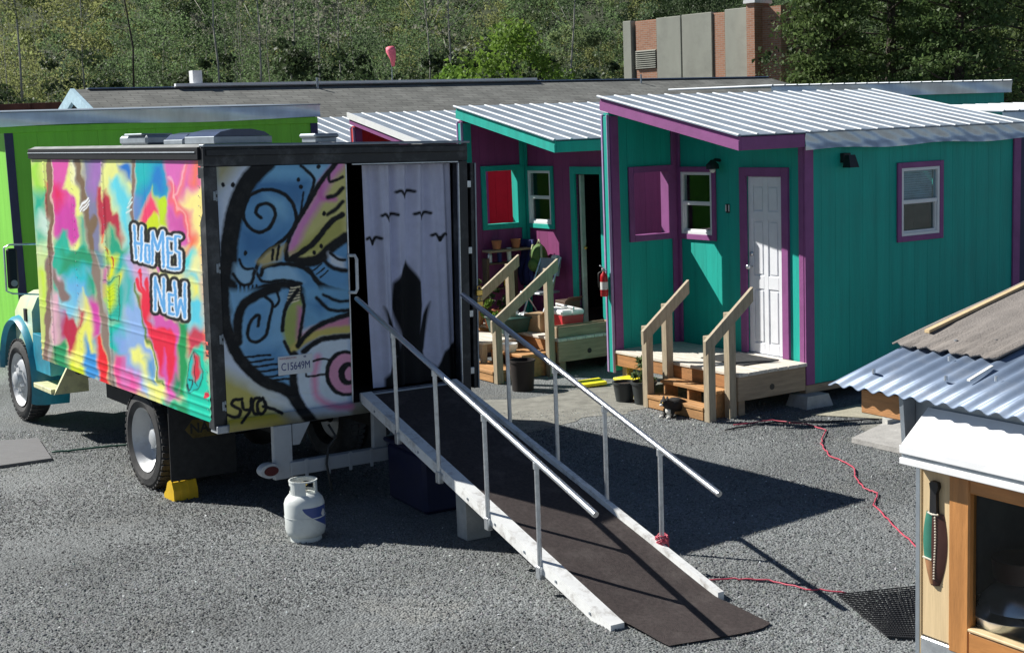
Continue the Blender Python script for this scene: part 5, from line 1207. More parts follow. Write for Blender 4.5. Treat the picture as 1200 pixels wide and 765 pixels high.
# cable ties and cord bundle on the right rail
bn = MB()
for k_ in range(5):
    c = rnd.uniform(0, 6.28); bn.tube([(3.01+.05*math.cos(t*1.0+c), RW_+.03+.04*math.sin(t+c), .20+.02*math.sin(2*t+k_)+.012*k_) for t in np.linspace(0, 6.28, 14)], .006, 5)
tag(bn.build('cord_bundle', 'cord_red', None, True), 'tangled red cord looped round the last right ramp post', 'cord')
o = bpy.data.objects['cord_bundle']; o.location = RA; o.rotation_euler = (0, 0, math.radians(RYAW))
tag(MB().cbox(-.35, .35, -.22, .22, 0, .48, .03).build('storage_tote', mat('tote_blue', (.004, .008, .045), .6)), 'dark blue plastic tote in the shade under the ramp', 'tote')
o = bpy.data.objects['storage_tote']; o.location = (-.72, 11.05, 0); o.rotation_euler = (0, 0, math.radians(RYAW))
MB().cbox(-.37, .37, -.24, .24, .481, .52, .012).build('lid', 'tote_blue', o)

# ------------------------------------------------------------------ propane tank
tk = thing('propane_tank', 'white propane tank with a blue label standing behind the truck bumper', 'gas tank', gp(359, 631), 25)
R0 = .152
MB().lathe([(.001, .02), (.10, .02), (R0-.01, .05), (R0, .09), (R0, .285), (R0-.012, .32), (.11, .355), (.05, .37), (.001, .372)], 36).lathe([(.11, .0), (.118, .0), (.118, .05), (.11, .05)], 30).build('vessel', 'tank_white', tk, True, 50)
MB().lathe([(R0+.0015, .185), (R0+.004, .189), (R0+.0015, .193)], 36).build('weld_seam', 'tank_white', tk, True)
cl = MB(); nseg = 30
for k_ in range(nseg):
    a0, a1 = 2*math.pi*k_/nseg, 2*math.pi*(k_+1)/nseg; hole = (k_ % 10) in (2, 3, 4, 5)
    if 22 <= k_ <= 25: continue
    for (z0, z1) in (((.345, .375), (.425, .455)) if hole else ((.345, .455),)):
        p8 = []
        for z in (z0, z1):
            for (rr, a) in ((.098, a0), (.105, a0), (.105, a1), (.098, a1)): p8.append((rr*math.cos(a), rr*math.sin(a), z))
        cl.hexa(p8)
cl.lathe([(.098, .45), (.108, .452), (.108, .462), (.098, .462)], 30).build('collar', 'tank_white', tk)
MB().tube([(0, 0, .36), (0, 0, .42)], .02).tube([(0, 0, .42), (0, 0, .432)], .034).build('valve', 'brass', tk)
lb = MB(); V = []; F = []; n_ = 22
for k_ in range(n_+1):
    a = -1.95+1.5*k_/n_; t = k_/n_
    for z in (.275-.16*t**.7-.012, .272): V.append(((R0+.001)*math.cos(a), (R0+.001)*math.sin(a), z))
for k_ in range(n_): F.append((2*k_, 2*k_+2, 2*k_+3, 2*k_+1))
lab = lb.add(V, F).build('label', 'tank_blue', tk, True)
V = []; F = []
for k_ in range(9):
    a = -.95+.36*k_/8; t = math.sin(math.pi*k_/8)
    for z in (.215-.03*t, .215+.03*t): V.append(((R0+.0022)*math.cos(a), (R0+.0022)*math.sin(a), z))
for k_ in range(8): F.append((2*k_, 2*k_+2, 2*k_+3, 2*k_+1))
MB().add(V, F).build('label_emblem', 'paper', lab, True)

# wheel chocks
def chock(loc, rot, label):
    t = thing('wheel_chock', label, 'wheel chock', loc, rot, 'yellow wheel chocks')
    c_ = MB(); 
    c_.prism([(-.11, 0), (.10, 0), (.10, .09), (.07, .155), (.02, .165), (-.02, .14), (-.06, .07), (-.11, .03)], 'x', -.095, .095); c_.build('wedge', 'yellow_plastic', t)
    for x in (-.1, -.035, .035, .1): MB().prism([(-.115, 0), (.105, 0), (.105, .095), (.073, .16), (.02, .17), (-.025, .145), (-.065, .075), (-.115, .035)], 'x', x-.008, x+.008).build('rib', 'yellow_plastic', t)
def tl(x, y): return t_world(np.array([[x, y, 0]]))[0]*np.array([1, 1, 0])
p_ = tl(.17, -.50); chock(p_, 35.65+180, 'yellow plastic chock behind the truck rear wheel')
p_ = tl(.36, .56); chock(p_, 35.65, 'yellow plastic chock half hidden in front of the truck rear wheel')

# ground board and green cord at the left
gb = MB(); q4 = [gp(-30, 553), gp(61, 540), gp(45, 516), gp(-30, 521)]
gb.hexa([(p[0], p[1], .004) for p in q4]+[(p[0], p[1], .03) for p in q4]); tag(gb.build('rubber_mat', 'grey_board'), 'worn grey board lying on the gravel at the left edge', 'mat')
def ground_cord(name, pts, r, m, label, z=.014, cat='cord'):
    P = [gp(a, b) for a, b in pts]; Q = []
    for i in range(len(P)-1):
        for t in np.linspace(0, 1, 6, endpoint=False):
            q = P[i]*(1-t)+P[i+1]*t; Q.append((q[0]+rnd.uniform(-.008, .008), q[1]+rnd.uniform(-.008, .008), z+rnd.uniform(0, .008)))
    Q.append((P[-1][0], P[-1][1], z)); return tag(MB().tube(Q, r, 6).build(name, m, None, True), label, cat)
ground_cord('garden_hose', [(60, 532), (100, 528), (145, 523), (190, 519), (240, 516)], .011, 'cord_green', 'dark green hose from the grey board to the truck wheel', .014, 'hose')
ground_cord('extension_cord', [(860, 500), (905, 494), (950, 500), (968, 506), (962, 522), (973, 536), (1000, 549), (1003, 562), (1012, 574), (1028, 580), (1024, 594), (1040, 610), (1064, 634), (1090, 660)], .0065, 'cord_red', 'red extension cord snaking across the gravel beside the shed')
ground_cord('extension_cord', [(775, 640), (800, 665), (822, 682), (860, 681), (900, 682), (945, 693), (992, 697)], .0055, 'cord_red', 'red extension cord running from the ramp to the black grate')
ground_cord('black_cable', [(850, 505), (900, 497), (955, 496), (1030, 493)], .009, 'cord_black', 'thin black cable lying along the teal house', .014, 'cable')
# black grate mat: bars in two directions
q = [gp(982, 700), gp(1085, 689), gp(1085, 752), gp(1040, 749)]
gm = thing('grate_mat', 'black plastic grate mat on the gravel beside the shed', 'mat', (0, 0, 0))
def mixq(u, v): return (q[0]*(1-u)+q[1]*u)*(1-v)+(q[3]*(1-u)+q[2]*u)*v
for k_ in range(19):
    a, b = mixq(k_/18, 0), mixq(k_/18, 1); MB().tube([(a[0], a[1], .018), (b[0], b[1], .018)], .0045, 4).build('bar', 'mesh_black', gm)
for k_ in range(25):
    a, b = mixq(0, k_/24), mixq(1, k_/24); MB().tube([(a[0], a[1], .022), (b[0], b[1], .022)], .0045, 4).build('bar', 'mesh_black', gm)
# stone slabs
def slab_at(pts, h, label, m='slab'):
    P = [gp(a, b) for a, b in pts]; s_ = MB(); n_ = len(P)
    s_.prism([(p[0], p[1]) for p in P], 'z', .004, h); return tag(s_.build('paving_slab', m), label, 'slab', 'paving slabs by the shed')
slab_at([(998, 519), (1063, 488), (1120, 496), (1068, 535)], .05, 'pale grey slab with a sharp corner beside the shed')
slab_at([(1034, 497), (1058, 486), (1100, 478), (1100, 488), (1040, 503)], .09, 'small tan slab tucked behind the sharp-cornered slab', 'concrete')
tag(MB().prism([tuple(gp(*a)[:2]) for a in ((950, 487), (1010, 474), (1120, 472), (1120, 488), (1040, 492))], 'z', .003, .012).build('sand_patch', mat('sand', (.36, .34, .26), .95, var=.2, scale=12, bump=.5)), kind='structure')

# ------------------------------------------------------------------ porch and yard clutter
def hp(x, y, z, i=0): return C0+Qd*x+Pd*(y+STEP*i)+np.array([0, 0, z])
def lathe_thing(name, label, cat, loc, prof, m, n=22, group=None, rz_=0):
    t = thing(name, label, cat, loc, rz_, group); MB().lathe(prof, n).build('body', m, t, True, 40); return t
def pot(loc, r, h, m, label, rim=True, name='plant_pot', group='pots around the porches', soil=True):
    t = thing(name, label, 'pot', loc, 0, group)
    MB().lathe([(.001, .0), (r*.74, 0), (r*.98, h*.9), (r*1.07, h*.9), (r*1.07, h), (r*.93, h), (r*.9, h*.86), (.001, h*.86)], 24).build('body', m, t, True, 40)
    if soil: MB().lathe([(.001, h*.875), (r*.9, h*.87)], 16).build('soil', 'soil', t)
    return t
pot(gp(732, 470), .125, .22, 'black_pot', 'empty black nursery pot left of the planted one')
pp = pot(gp(755, 473), .135, .25, 'black_pot', 'black pot with a small bushy plant beside the teal house steps')
P, T = crown_points(420, .22, .48, .13, 12); V, F = quads(P, .018, 0, 2.2); mesh_np('plant', V, F, LEAF['olive'], pp, tone=np.repeat(T, 4))
st_ = MB()
for k_ in range(14):
    a = rnd.uniform(0, 6.28); st_.tube([(.03*math.cos(a), .03*math.sin(a), .2), (.10*math.cos(a), .10*math.sin(a), rnd.uniform(.3, .47))], [.004, .002], 4)
st_.build('stems', 'backpack', pp)
tag(MB().cbox(-.16, .16, -.13, .13, 0, .035, .004).build('yellow_board', 'yellow_board'), 'flat yellow board on the gravel between the two porches', 'board')
o = bpy.data.objects['yellow_board']; o.location = tuple(gp(692, 452)+np.array([0, 0, .02])); o.rotation_euler = (.03, -.05, .3)
yb = thing('yellow_stool', 'small yellow step stool under the teal house deck', 'stool', hp(-.98, 1.75, 0), HY)
MB().cbox(-.12, .12, -.18, .2, .15, .18, .006).build('seat', 'yellow_board', yb)
for s_ in (-1, 1): MB().cbox(-.1, .1, s_*.15-.015, s_*.15+.015, 0, .149).build('leg', 'paper' if s_ > 0 else 'yellow_board', yb)
# fire extinguisher on the wing of house 11
fe = thing('fire_extinguisher', 'red fire extinguisher hanging on the teal house corner', 'fire extinguisher', hp(-1.03, 2.165, 1.08), HY); fe.scale = (.85, .85, .80)
MB().lathe([(.001, 0), (.045, 0), (.052, .01), (.052, .27), (.045, .31), (.02, .34), (.018, .36), (.001, .36)], 20).build('cylinder', 'red_glossy', fe, True, 50)
MB().lathe([(.0535, .10), (.0535, .21)], 20).build('label', 'paper', fe, True)
MB().cbox(-.02, .02, -.03, .03, .361, .40).tube([(0, 0, .39), (-.07, -.06, .43)], .01, 6).tube([(0, 0, .40), (-.09, -.04, .45)], .008, 6).build('valve', 'silver', fe)
MB().tube([(0, .02, .37), (-.05, .05, .33), (-.058, .045, .2), (-.056, .04, .13)], .011, 8).build('hose', 'black', fe, True)
MB().tube([(.0, -.03, .38), (-.03, -.04, .38)], .022, 12).build('gauge', 'silver', fe)
# door mat
tag(MB().cbox(-.62, -.12, .28, .98, .462, .472, .003).build('door_mat', 'rubber'), 'dark door mat in front of the white door', 'mat')
o = bpy.data.objects['door_mat']; o.location = C0; o.rotation_euler = (0, 0, math.radians(HY))
# cooler
co = thing('cooler', 'red picnic cooler with a white lid on the plum house porch', 'cooler', hp(-.55, .42, .462, 1), HY-8)
MB().hexa([(-.13, -.2, 0), (.13, -.2, 0), (.13, .2, 0), (-.13, .2, 0), (-.15, -.22, .23), (.15, -.22, .23), (.15, .22, .23), (-.15, .22, .23)]).build('body', 'cooler_red', co)
ld = MB().cbox(-.16, .16, -.23, .23, .231, .30, .02).build('lid', 'cooler_white', co)
MB().tube([(0, -.24, .25), (0, -.25, .33), (0, .25, .33), (0, .24, .25)], .012, 6).build('handle', 'cooler_white', co)
# planters on the porch rim
pb = thing('planter_box', 'long weathered wooden planter on the plum house deck edge', 'planter', hp(-.5, .12, .462, 1), HY)
MB().cbox(-.42, .40, -.09, -.07, 0, .13).build('side', 'rim_wood_x', pb); MB().cbox(-.42, .40, .07, .09, 0, .13).build('side', 'rim_wood_x', pb)
MB().cbox(-.42, -.40, -.069, .069, 0, .13).build('end', 'rim_wood_x', pb); MB().cbox(.38, .40, -.069, .069, 0, .13).build('end', 'rim_wood_x', pb); MB().box(-.399, .379, -.069, .069, .02, .10).build('soil', 'soil', pb)
pot(hp(-.03, .03, .462, 1), .13, .14, 'terracotta', 'wide terracotta bowl at the right end of the plum house deck')
tub = thing('green_tub', 'dark green plastic tub on the plum house deck', 'tub', hp(-1.05, .98, .462, 1), HY)
MB().hexa([(-.16, -.2, 0), (.16, -.2, 0), (.16, .2, 0), (-.16, .2, 0), (-.19, -.24, .17), (.19, -.24, .17), (.19, .24, .17), (-.19, .24, .17)]).build('body', 'tub_green', tub)
MB().cbox(-.205, .205, -.255, .255, .171, .19, .005).build('rim', 'tub_green', tub)
# bench with buckets left of the steps
be = thing('potting_bench', 'low weathered bench left of the plum house steps', 'bench', hp(-1.35, 1.25, 0, 1), HY)
for k_ in range(3): MB().cbox(-.25+.17*k_, -.09+.17*k_, -.55, .5, .38, .415, .004).build('slat', 'deck_wood', be)
for (x, y) in ((-.2, -.48), (.2, -.48), (-.2, .42), (.2, .42)): MB().cbox(x-.035, x+.035, y-.035, y+.035, 0, .379).build('leg', 'post_wood', be)
MB().cbox(-.24, .24, -.40, -.37, .25, .379).build('apron', 'rim_wood_x', be)
ls = thing('low_step', 'low pale plank step at the foot of the porch clutter', 'step', hp(-1.9, 1.25, 0, 1), HY)
for k_ in range(2): MB().cbox(-.2+.17*k_, -.04+.17*k_, -.35, .35, .16, .195, .004).build('slat', 'deck_wood', ls)
for y in (-.3, .3): MB().cbox(-.18, .12, y-.02, y+.02, 0, .159).build('support', 'post_wood', ls)
lathe_thing('waste_bin', 'dark brown bin standing in the shade of the plum house steps', 'bin', gp(613, 457), [(.001, 0), (.125, 0), (.145, .33), (.155, .335), (.155, .36), (.14, .36), (.12, .05), (.001, .05)], mat('bin_brown', (.02, .014, .012), .7))
bl = lathe_thing('food_bowl', 'small white bowl on the low steps by the bin', 'bowl', hp(-1.32, .52, .29, 1), [(.001, 0), (.07, 0), (.10, .05), (.105, .10), (.095, .10), (.06, .02), (.001, .02)], 'cooler_white')
lathe_thing('jar_lid', 'squat white tub stacked beside the porch steps', 'tub', hp(-1.15, 1.0, .415, 1), [(.001, 0), (.09, 0), (.095, .10), (.10, .10), (.10, .13), (.001, .135)], 'cooler_white')
# leafy plant by the truck edge
pt = pot(hp(-1.9, 1.85, 0, 1), .14, .3, 'terracotta', 'tall pot with dark leaves beside the open truck door')
P, T = crown_points(260, .3, .95, .2, 10); V, F = quads(P, .04); mesh_np('leaves', V, F, LEAF['dark'], pt, tone=np.repeat(T, 4))
lathe_thing('clay_jar', 'large tan clay jar behind the low bench', 'jar', hp(-1.15, 1.75, .462, 1), [(.001, 0), (.12, 0), (.19, .15), (.2, .25), (.14, .38), (.12, .40), (.11, .38), (.15, .25), (.001, .1)], mat('clay', (.45, .28, .13), .8, var=.2, scale=8))
def carton(loc, sx_, sy_, sz_, rz_, m, label, name='carton', cat_='box'):
    t = thing(name, label, cat_, loc, rz_); MB().cbox(-sx_/2, sx_/2, -sy_/2, sy_/2, 0, sz_, .004).build('body', m, t)
    MB().hexa([(-sx_/2, -sy_/2-.002, sz_), (sx_/2, -sy_/2-.002, sz_), (sx_/2, -sy_/2, sz_), (-sx_/2, -sy_/2, sz_), (-sx_/2, -sy_/2-.10, sz_+.06), (sx_/2, -sy_/2-.10, sz_+.06), (sx_/2, -sy_/2-.096, sz_+.063), (-sx_/2, -sy_/2-.096, sz_+.063)]).build('flap', m, t); return t
mat('cardboard', (.40, .27, .15), .85, var=.15); mat('dark_wood', (.10, .06, .04), .7, var=.3, scale=4)
carton(hp(-.72, .75, .462, 1), .26, .3, .22, HY+10, 'cardboard', 'tan cardboard box beside the red cooler on the plum porch')
carton(hp(-.25, .80, .462, 1), .22, .26, .34, HY-5, 'dark_wood', 'dark wooden crate against the plum house wall', 'crate', 'crate')
cs_ = thing('folding_chair', 'grey folding chair against the plum house wall', 'chair', hp(-.36, 1.28, .462, 1), HY+8)
MB().cbox(-.18, .18, -.2, .2, .40, .43, .01).build('seat', 'grey_metal', cs_); MB().hexa([(.15, -.2, .62), (.17, -.2, .62), (.17, .2, .62), (.15, .2, .62), (.20, -.2, .84), (.22, -.2, .84), (.22, .2, .84), (.20, .2, .84)]).build('backrest', 'grey_metal', cs_)
for y in (-.19, .19):
    MB().tube([(-.2, y, 0), (.22, y, .86)], .011, 6).build('leg', 'galv', cs_); MB().tube([(.2, y, 0), (-.1, y, .42)], .011, 6).build('leg', 'galv', cs_)
bgm = MB()
for k_ in range(7): bgm.ball((rnd.uniform(-.09, .09), rnd.uniform(-.1, .1), .08+rnd.uniform(0, .12)), rnd.uniform(.06, .1), 8, (1, 1, .8))
o = tag(bgm.build('plastic_bag', mat('foil_bag', (.55, .58, .6), .3, .3, var=.4, scale=14, bump=2.5, bscale=18)), 'crumpled silvery bag behind the porch steps rail', 'bag'); o.location = tuple(hp(-.80, 1.12, .462, 1))
for k_, (x, y, r_, h_, lab, kd) in enumerate(((-1.02, 1.45, .09, .16, 'small clay pot with a leafy plant behind the green tub', 'bright'), (-.78, 1.62, .10, .2, 'clay pot with tall dark plant in the shaded porch corner', 'dark'), (-1.0, 1.85, .11, .18, 'clay pot with trailing plant at the left end of the plum porch', 'olive'))):
    t = pot(hp(x, y, .462, 1), r_, h_, 'terracotta', lab); P, T = crown_points(220, h_*.8, h_+.22+.14*k_, .13, 9); V, F = quads(P, .026); mesh_np('plant', V, F, LEAF[kd], t, tone=np.repeat(T, 4))
rk = thing('tool_rack', 'dark wooden rack of tools in the shaded corner of the plum porch', 'rack', hp(-.55, 1.95, .462, 1), HY)
for x in (-.22, .22): MB().cbox(x-.02, x+.02, -.06, .06, 0, .85).build('side', 'dark_wood', rk)
for z in (.1, .42, .76): MB().cbox(-.199, .199, -.06, .06, z, z+.025).build('shelf_board', 'dark_wood', rk)
for k_, m_ in enumerate(('galv', 'terracotta', 'blue_cloth', 'brass', 'paper')): MB().lathe([(.001, 0), (.03, 0), (.032, .1+.02*k_), (.01, .15), (.001, .15)], 10, (-.15+.075*k_, 0, .4455 if k_ % 2 else .7855)).build('can', m_, rk)
lathe_thing('paint_bucket', 'white paint bucket on the gravel left of the plum house steps', 'bucket', hp(-2.05, 1.55, 0, 1), [(.001, 0), (.12, 0), (.14, .26), (.15, .26), (.15, .29), (.135, .29), (.115, .02), (.001, .02)], 'cooler_white')
# backpack hanging on a hook, blue jacket, mop
bk = thing('backpack', 'olive green backpack hanging under the plum house window', 'backpack', hp(-.13, 1.62, 1.08, 1), HY)
MB().ball((0, 0, .19), .19, 16, (.55, .8, 1.1)).build('bag', 'backpack', bk, True)
MB().ball((-.09, 0, .12), .11, 12, (.6, 1, .8)).build('pocket', 'backpack', bk, True)
MB().tube([(-.03, .10, .38), (-.05, .13, .25), (-.02, .13, .05)], .016, 6).tube([(-.03, -.10, .38), (-.05, -.13, .25), (-.02, -.13, .05)], .016, 6).tube([(0, -.04, .39), (0, 0, .45), (0, .04, .39)], .010, 6).build('strap', mat('strap', (.5, .52, .3), .8), bk, True)
jk = MB(); V = []; F = []
for a in range(13):
    for b in range(9):
        y = -.17+.34*a/12; z = .62*b/8; V.append((-.05-.03*math.sin(y*40+b*.4)-.03*math.sin(b*.8), y*(1.1-.35*z), z))
for a in range(12):
    for b in range(8): q_ = a*9+b; F.append((q_, q_+9, q_+10, q_+1))
jk = jk.add(V, F).build('jacket', 'blue_cloth', None, True); tag(jk, 'dark blue jacket hanging in the shaded corner of the plum porch', 'jacket')
jk.location = tuple(hp(-.05, 1.93, .9, 1)); jk.rotation_euler = (0, 0, math.radians(HY)); mdj = jk.modifiers.new('thick', 'SOLIDIFY'); mdj.thickness = .03
mp_ = thing('mop', 'mop leaning head-up against the plum house wall', 'mop', hp(-.3, 1.2, .462, 1), HY)
MB().tube([(0, 0, 0), (.2, .06, .72)], .012, 8).build('handle', 'post_wood', mp_); MB().cbox(.15, .24, .0, .12, .70, .88, .02).build('head', 'paper', mp_)
for k_, (y, z, m) in enumerate(((1.95, 1.55, 'terracotta'), (1.80, 1.5, 'terracotta'))):
    lathe_thing('hanging_pot', ['small clay pot on the plum porch ledge, left of two', 'small clay pot on the plum porch ledge, right of two'][k_], 'pot', hp(-.6+.3*k_, 1.93, 1.42, 1), [(.001, 0), (.05, 0), (.07, .12), (.06, .12), (.001, .03)], m, 16, 'clay pots on the ledge')
tag(MB().cbox(-.75, -.1, 1.86, 2.07, 1.385, 1.415).build('wall_ledge', 'rim_wood_x'), 'narrow wooden ledge below the opening of the plum porch', 'shelf')
o = bpy.data.objects['wall_ledge']; o.location = C0+Pd*STEP; o.rotation_euler = (0, 0, math.radians(HY))
pd = thing('padlock_pair', 'pair of brass padlocks hanging beside the truck door edge', 'padlocks', t_world(np.array([[BX+.10, RY-.05, 1.68]]))[0], 35)
for z in (0, -.10): MB().cbox(-.03, .03, -.02, .02, z-.03, z+.03, .01).tube([(-.018, 0, z+.03), (-.018, 0, z+.055), (.018, 0, z+.055), (.018, 0, z+.03)], .006, 6).build('lock', 'brass', pd)
# inside the open door: shelf unit, door leaf edge
sh = thing('bookshelf', 'teal bookshelf with three shelves inside the open plum door', 'shelf', hp(.42, .62, .452, 1), HY)
for z in (.02, .26, .52, .78): MB().cbox(0, .24, -.28, .2, z, z+.025).build('shelf_board', 'shelf_teal', sh)
for y in (-.30, .2): MB().cbox(0, .24, y, y+.022, 0, .81).build('side', 'shelf_teal', sh)
for z in (.047, .287, .547):
    y = -.26
    while y < .16:
        w_ = rnd.uniform(.02, .045); MB().cbox(.03, .2, y, y+w_, z, z+rnd.uniform(.13, .2), .003).build('book', mat('book%d' % rnd.randrange(6), [(.3, .05, .04), (.05, .1, .25), (.4, .35, .25), (.08, .2, .1), (.35, .2, .05), (.12, .1, .1)][rnd.randrange(6)], .8), sh); y += w_+.004
odm = MB().cbox(.035, .10, .89-.05, .89-.012, .47, 2.39).build('door', mat('cream_door', (.55, .6, .52), .5), house_b); odm['label'] = 'pale door leaf swung open into the room'
MB().ball((.08, .825, 1.45), .025).build('knob', 'brass', odm, True)
cnt = thing('counter', 'small wooden counter inside the plum house doorway', 'counter', hp(1.2, .6, .452, 1), HY)
MB().cbox(0, .4, -.4, .5, .80, .84).build('top', 'rim_wood_x', cnt)
for (x, y) in ((.03, -.37), (.37, -.37), (.03, .47), (.37, .47)): MB().cbox(x-.025, x+.025, y-.025, y+.025, 0, .799).build('leg', 'rim_wood_x', cnt)
lathe_thing('bottle', 'slim bottle on the counter inside the plum house', 'bottle', hp(1.35, .55, 1.295, 1), [(.001, 0), (.035, 0), (.035, .13), (.012, .18), (.012, .24), (.001, .24)], 'shelf_teal', 14)
mg = lathe_thing('mug', 'tan mug on the counter inside the plum house', 'mug', hp(1.25, .42, 1.295, 1), [(.001, 0), (.04, 0), (.042, .1), (.037, .1), (.035, .01), (.001, .01)], 'clay', 14)
MB().tube([(-.0, -.04, .08), (0, -.07, .07), (0, -.07, .03), (0, -.04, .02)], .008, 6).build('handle', 'clay', mg, True)
# pale blue slats added to stand in for sky reflected in the upper pane
for nm, lab, x0, y0, i in (('sky_reflection_slats', 'pale blue slats standing in for sky reflected in the teal house side window', 0, 0, 0),):
    b_ = thing(nm, lab, 'reflected_sky', C0, HY)
    for k_ in range(14): MB().cbox(1.43, 1.97, .06, .075, 2.06+.025*k_, 2.06+.025*k_+.021, .002).build('slat', mat('reflected_sky', (.36, .58, .68), .7), b_)

# ------------------------------------------------------------------ tuxedo cat crouching at the steps
ctl = gp(792, 487); cat = thing('cat', 'black and white cat crouching at the foot of the teal house steps', 'cat', (ctl[0], ctl[1], 0), 222)
cat.scale = (.9, .9, .82)
def skin_obj(name, pts, edges, radii, m, parent, sub=2, root=0):
    me = bpy.data.meshes.new(name); me.from_pydata(pts, edges, []); o = bpy.data.objects.new(name, me); COL.objects.link(o); o.parent = parent
    o.modifiers.new('skin', 'SKIN')
    if not me.skin_vertices: 
        bpy.context.view_layer.objects.active = o
    sv = me.skin_vertices[0].data if me.skin_vertices else None
    if sv:
        for k_, r_ in enumerate(radii): sv[k_].radius = r_ if isinstance(r_, tuple) else (r_, r_)
        sv[root].use_root = True
    s_ = o.modifiers.new('sub', 'SUBSURF'); s_.levels = sub; s_.render_levels = sub
    me.materials.append(MATS[m]); return o
# body: x forward
pts = [(-.12, 0, .13), (-.03, 0, .155), (.07, 0, .14), (.13, 0, .16), (.175, 0, .205), (.215, 0, .20), (.245, 0, .19),
       (.10, .05, .10), (.12, .055, .05), (.15, .055, .015), (.19, .055, .014), (.10, -.05, .10), (.12, -.055, .05), (.15, -.055, .015), (.19, -.055, .014),
       (-.11, .065, .10), (-.06, .08, .07), (-.12, .08, .035), (-.04, .085, .014), (-.11, -.065, .10), (-.06, -.08, .07), (-.12, -.08, .035), (-.04, -.085, .014),
       (-.19, .02, .09), (-.24, .07, .03), (-.20, .15, .02), (-.12, .18, .018)]
edges = [(0, 1), (1, 2), (2, 3), (3, 4), (4, 5), (5, 6), (2, 7), (7, 8), (8, 9), (9, 10), (2, 11), (11, 12), (12, 13), (13, 14), (0, 15), (15, 16), (16, 17), (17, 18), (0, 19), (19, 20), (20, 21), (21, 22), (0, 23), (23, 24), (24, 25), (25, 26)]
radii = [.098, .105, .092, .06, .062, .055, .026, .035, .024, .018, .016, .035, .024, .018, .016, .05, .035, .022, .016, .05, .035, .022, .016, .028, .018, .016, .012]
body = skin_obj('body', pts, edges, radii, 'fur', cat)
for s_ in (-1, 1): MB().prism([(.165, .24), (.20, .235), (.178, .285)], 'y', s_*.028-.004, s_*.028+.018).build('ear', 'fur', cat)
MB().ball((.11, 0, .085), .062, 14, (.75, .8, .85)).build('chest_patch', 'fur_white', cat, True)
for s_ in (-1, 1): MB().ball((.185, s_*.055, .018), .024, 10, (1.4, .9, .75)).build('paw', 'fur_white', cat, True)
MB().ball((.248, 0, .183), .021, 10, (.9, 1.1, .8)).build('muzzle', 'fur_white', cat, True)
for s_ in (-1, 1): MB().ball((.243, s_*.022, .212), .008, 8).build('eye', 'brass', cat, True)

# ------------------------------------------------------------------ shed at the right edge
SH0 = np.array([1.768*5/6, 5.0, 0.]); sd_ = thing('wooden_shed', 'small shed with corrugated roof, white eave panel and orange wood window frame', 'shed', SH0, HY)
def sbox(x0, x1, y0, y1, z0, z1, nm, m, c=.004, par=sd_): return MB().cbox(x0, x1, y0, y1, z0, z1, c).build(nm, m, par)
# front wall is the plane x=0, running to -y
sbox(.0, .03, -.026, .0, .0, 1.735, 'corner_post', 'grey_metal'); sbox(-.004, .03, -.036, -.0265, .0, 1.72, 'corner_strip', 'pale_wood')
sbox(-.002, .03, -.168, -.0365, 1.07, 1.72, 'board', 'pale_wood', .005)
sbox(-.01, .03, -.60, -.0365, .0, 1.066, 'kick_plate', 'galv')
fr_ = sbox(-.014, .03, -.262, -.1685, 1.05, 1.725, 'window_frame', 'orange_wood', .006)
sbox(-.016, .03, -1.0, -.2625, 1.66, 1.725, 'top_rail', 'orange_wood_h', .006, fr_); sbox(-.016, .03, -1.0, -.2625, 1.05, 1.152, 'bottom_rail', 'orange_wood_h', .006, fr_)
sbox(-.022, .02, -1.0, -.263, 1.1525, 1.164, 'sill_bead', 'pale_wood', .003, fr_)
MB().box(.010, .013, -1.0, -.2625, 1.164, 1.66).build('pane', GLASS_D, fr_)
sbox(.001, .03, -1.4, -1.001, .0, 1.735, 'wall_panel', 'pale_wood')
sbox(.031, 1.5, -.03, .0, .0, 1.735, 'end_wall', 'grey_metal')
sbox(.0, 1.53, -1.43, -1.402, .0, 1.95, 'end_wall', 'pale_wood'); sbox(1.502, 1.53, -1.401, .0, .0, 1.95, 'back_wall', 'pale_wood')
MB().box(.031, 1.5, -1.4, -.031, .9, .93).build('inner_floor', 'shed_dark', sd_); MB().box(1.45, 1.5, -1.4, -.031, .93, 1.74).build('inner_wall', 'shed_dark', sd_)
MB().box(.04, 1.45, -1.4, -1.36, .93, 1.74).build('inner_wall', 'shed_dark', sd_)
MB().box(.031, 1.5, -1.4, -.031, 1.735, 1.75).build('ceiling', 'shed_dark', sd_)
# white sloping eave panel with grooved lip
wp = MB().hexa([(-.085, -1.4, 1.81), (-.075, -1.4, 1.79), (-.075, -.012, 1.79), (-.085, -.012, 1.81), (.055, -1.4, 1.925), (.065, -1.4, 1.905), (.065, -.012, 1.905), (.055, -.012, 1.925)]).build('eave_panel', 'white_sheet', sd_)
sbox(-.095, -.075, -1.4, -.008, 1.775, 1.806, 'lip', 'white_sheet', .003, wp); sbox(-.084, -.074, -1.4, -.010, 1.7595, 1.7745, 'lip_groove', 'grey_metal', .002, wp); sbox(-.095, -.072, -1.4, -.008, 1.735, 1.759, 'lip', 'white_sheet', .003, wp)
sbox(-.07, .03, -1.4, -.012, 1.728, 1.7345, 'eave_board', 'rim_wood', .002)
sbox(.067, .10, -1.4, .06, 1.75, 1.955, 'upper_wall', 'grey_metal')
MB().hexa([(.02, .06, 1.735), (.3, .06, 1.735), (.3, .08, 1.735), (.02, .08, 1.735), (-.0, .06, 1.96), (.3, .06, 1.96), (.3, .08, 1.96), (-.0, .08, 1.96)]).build('gusset', 'grey_metal', sd_)
sbox(.03, .09, .081, .30, 1.86, 1.955, 'rafter_end', 'rim_wood')
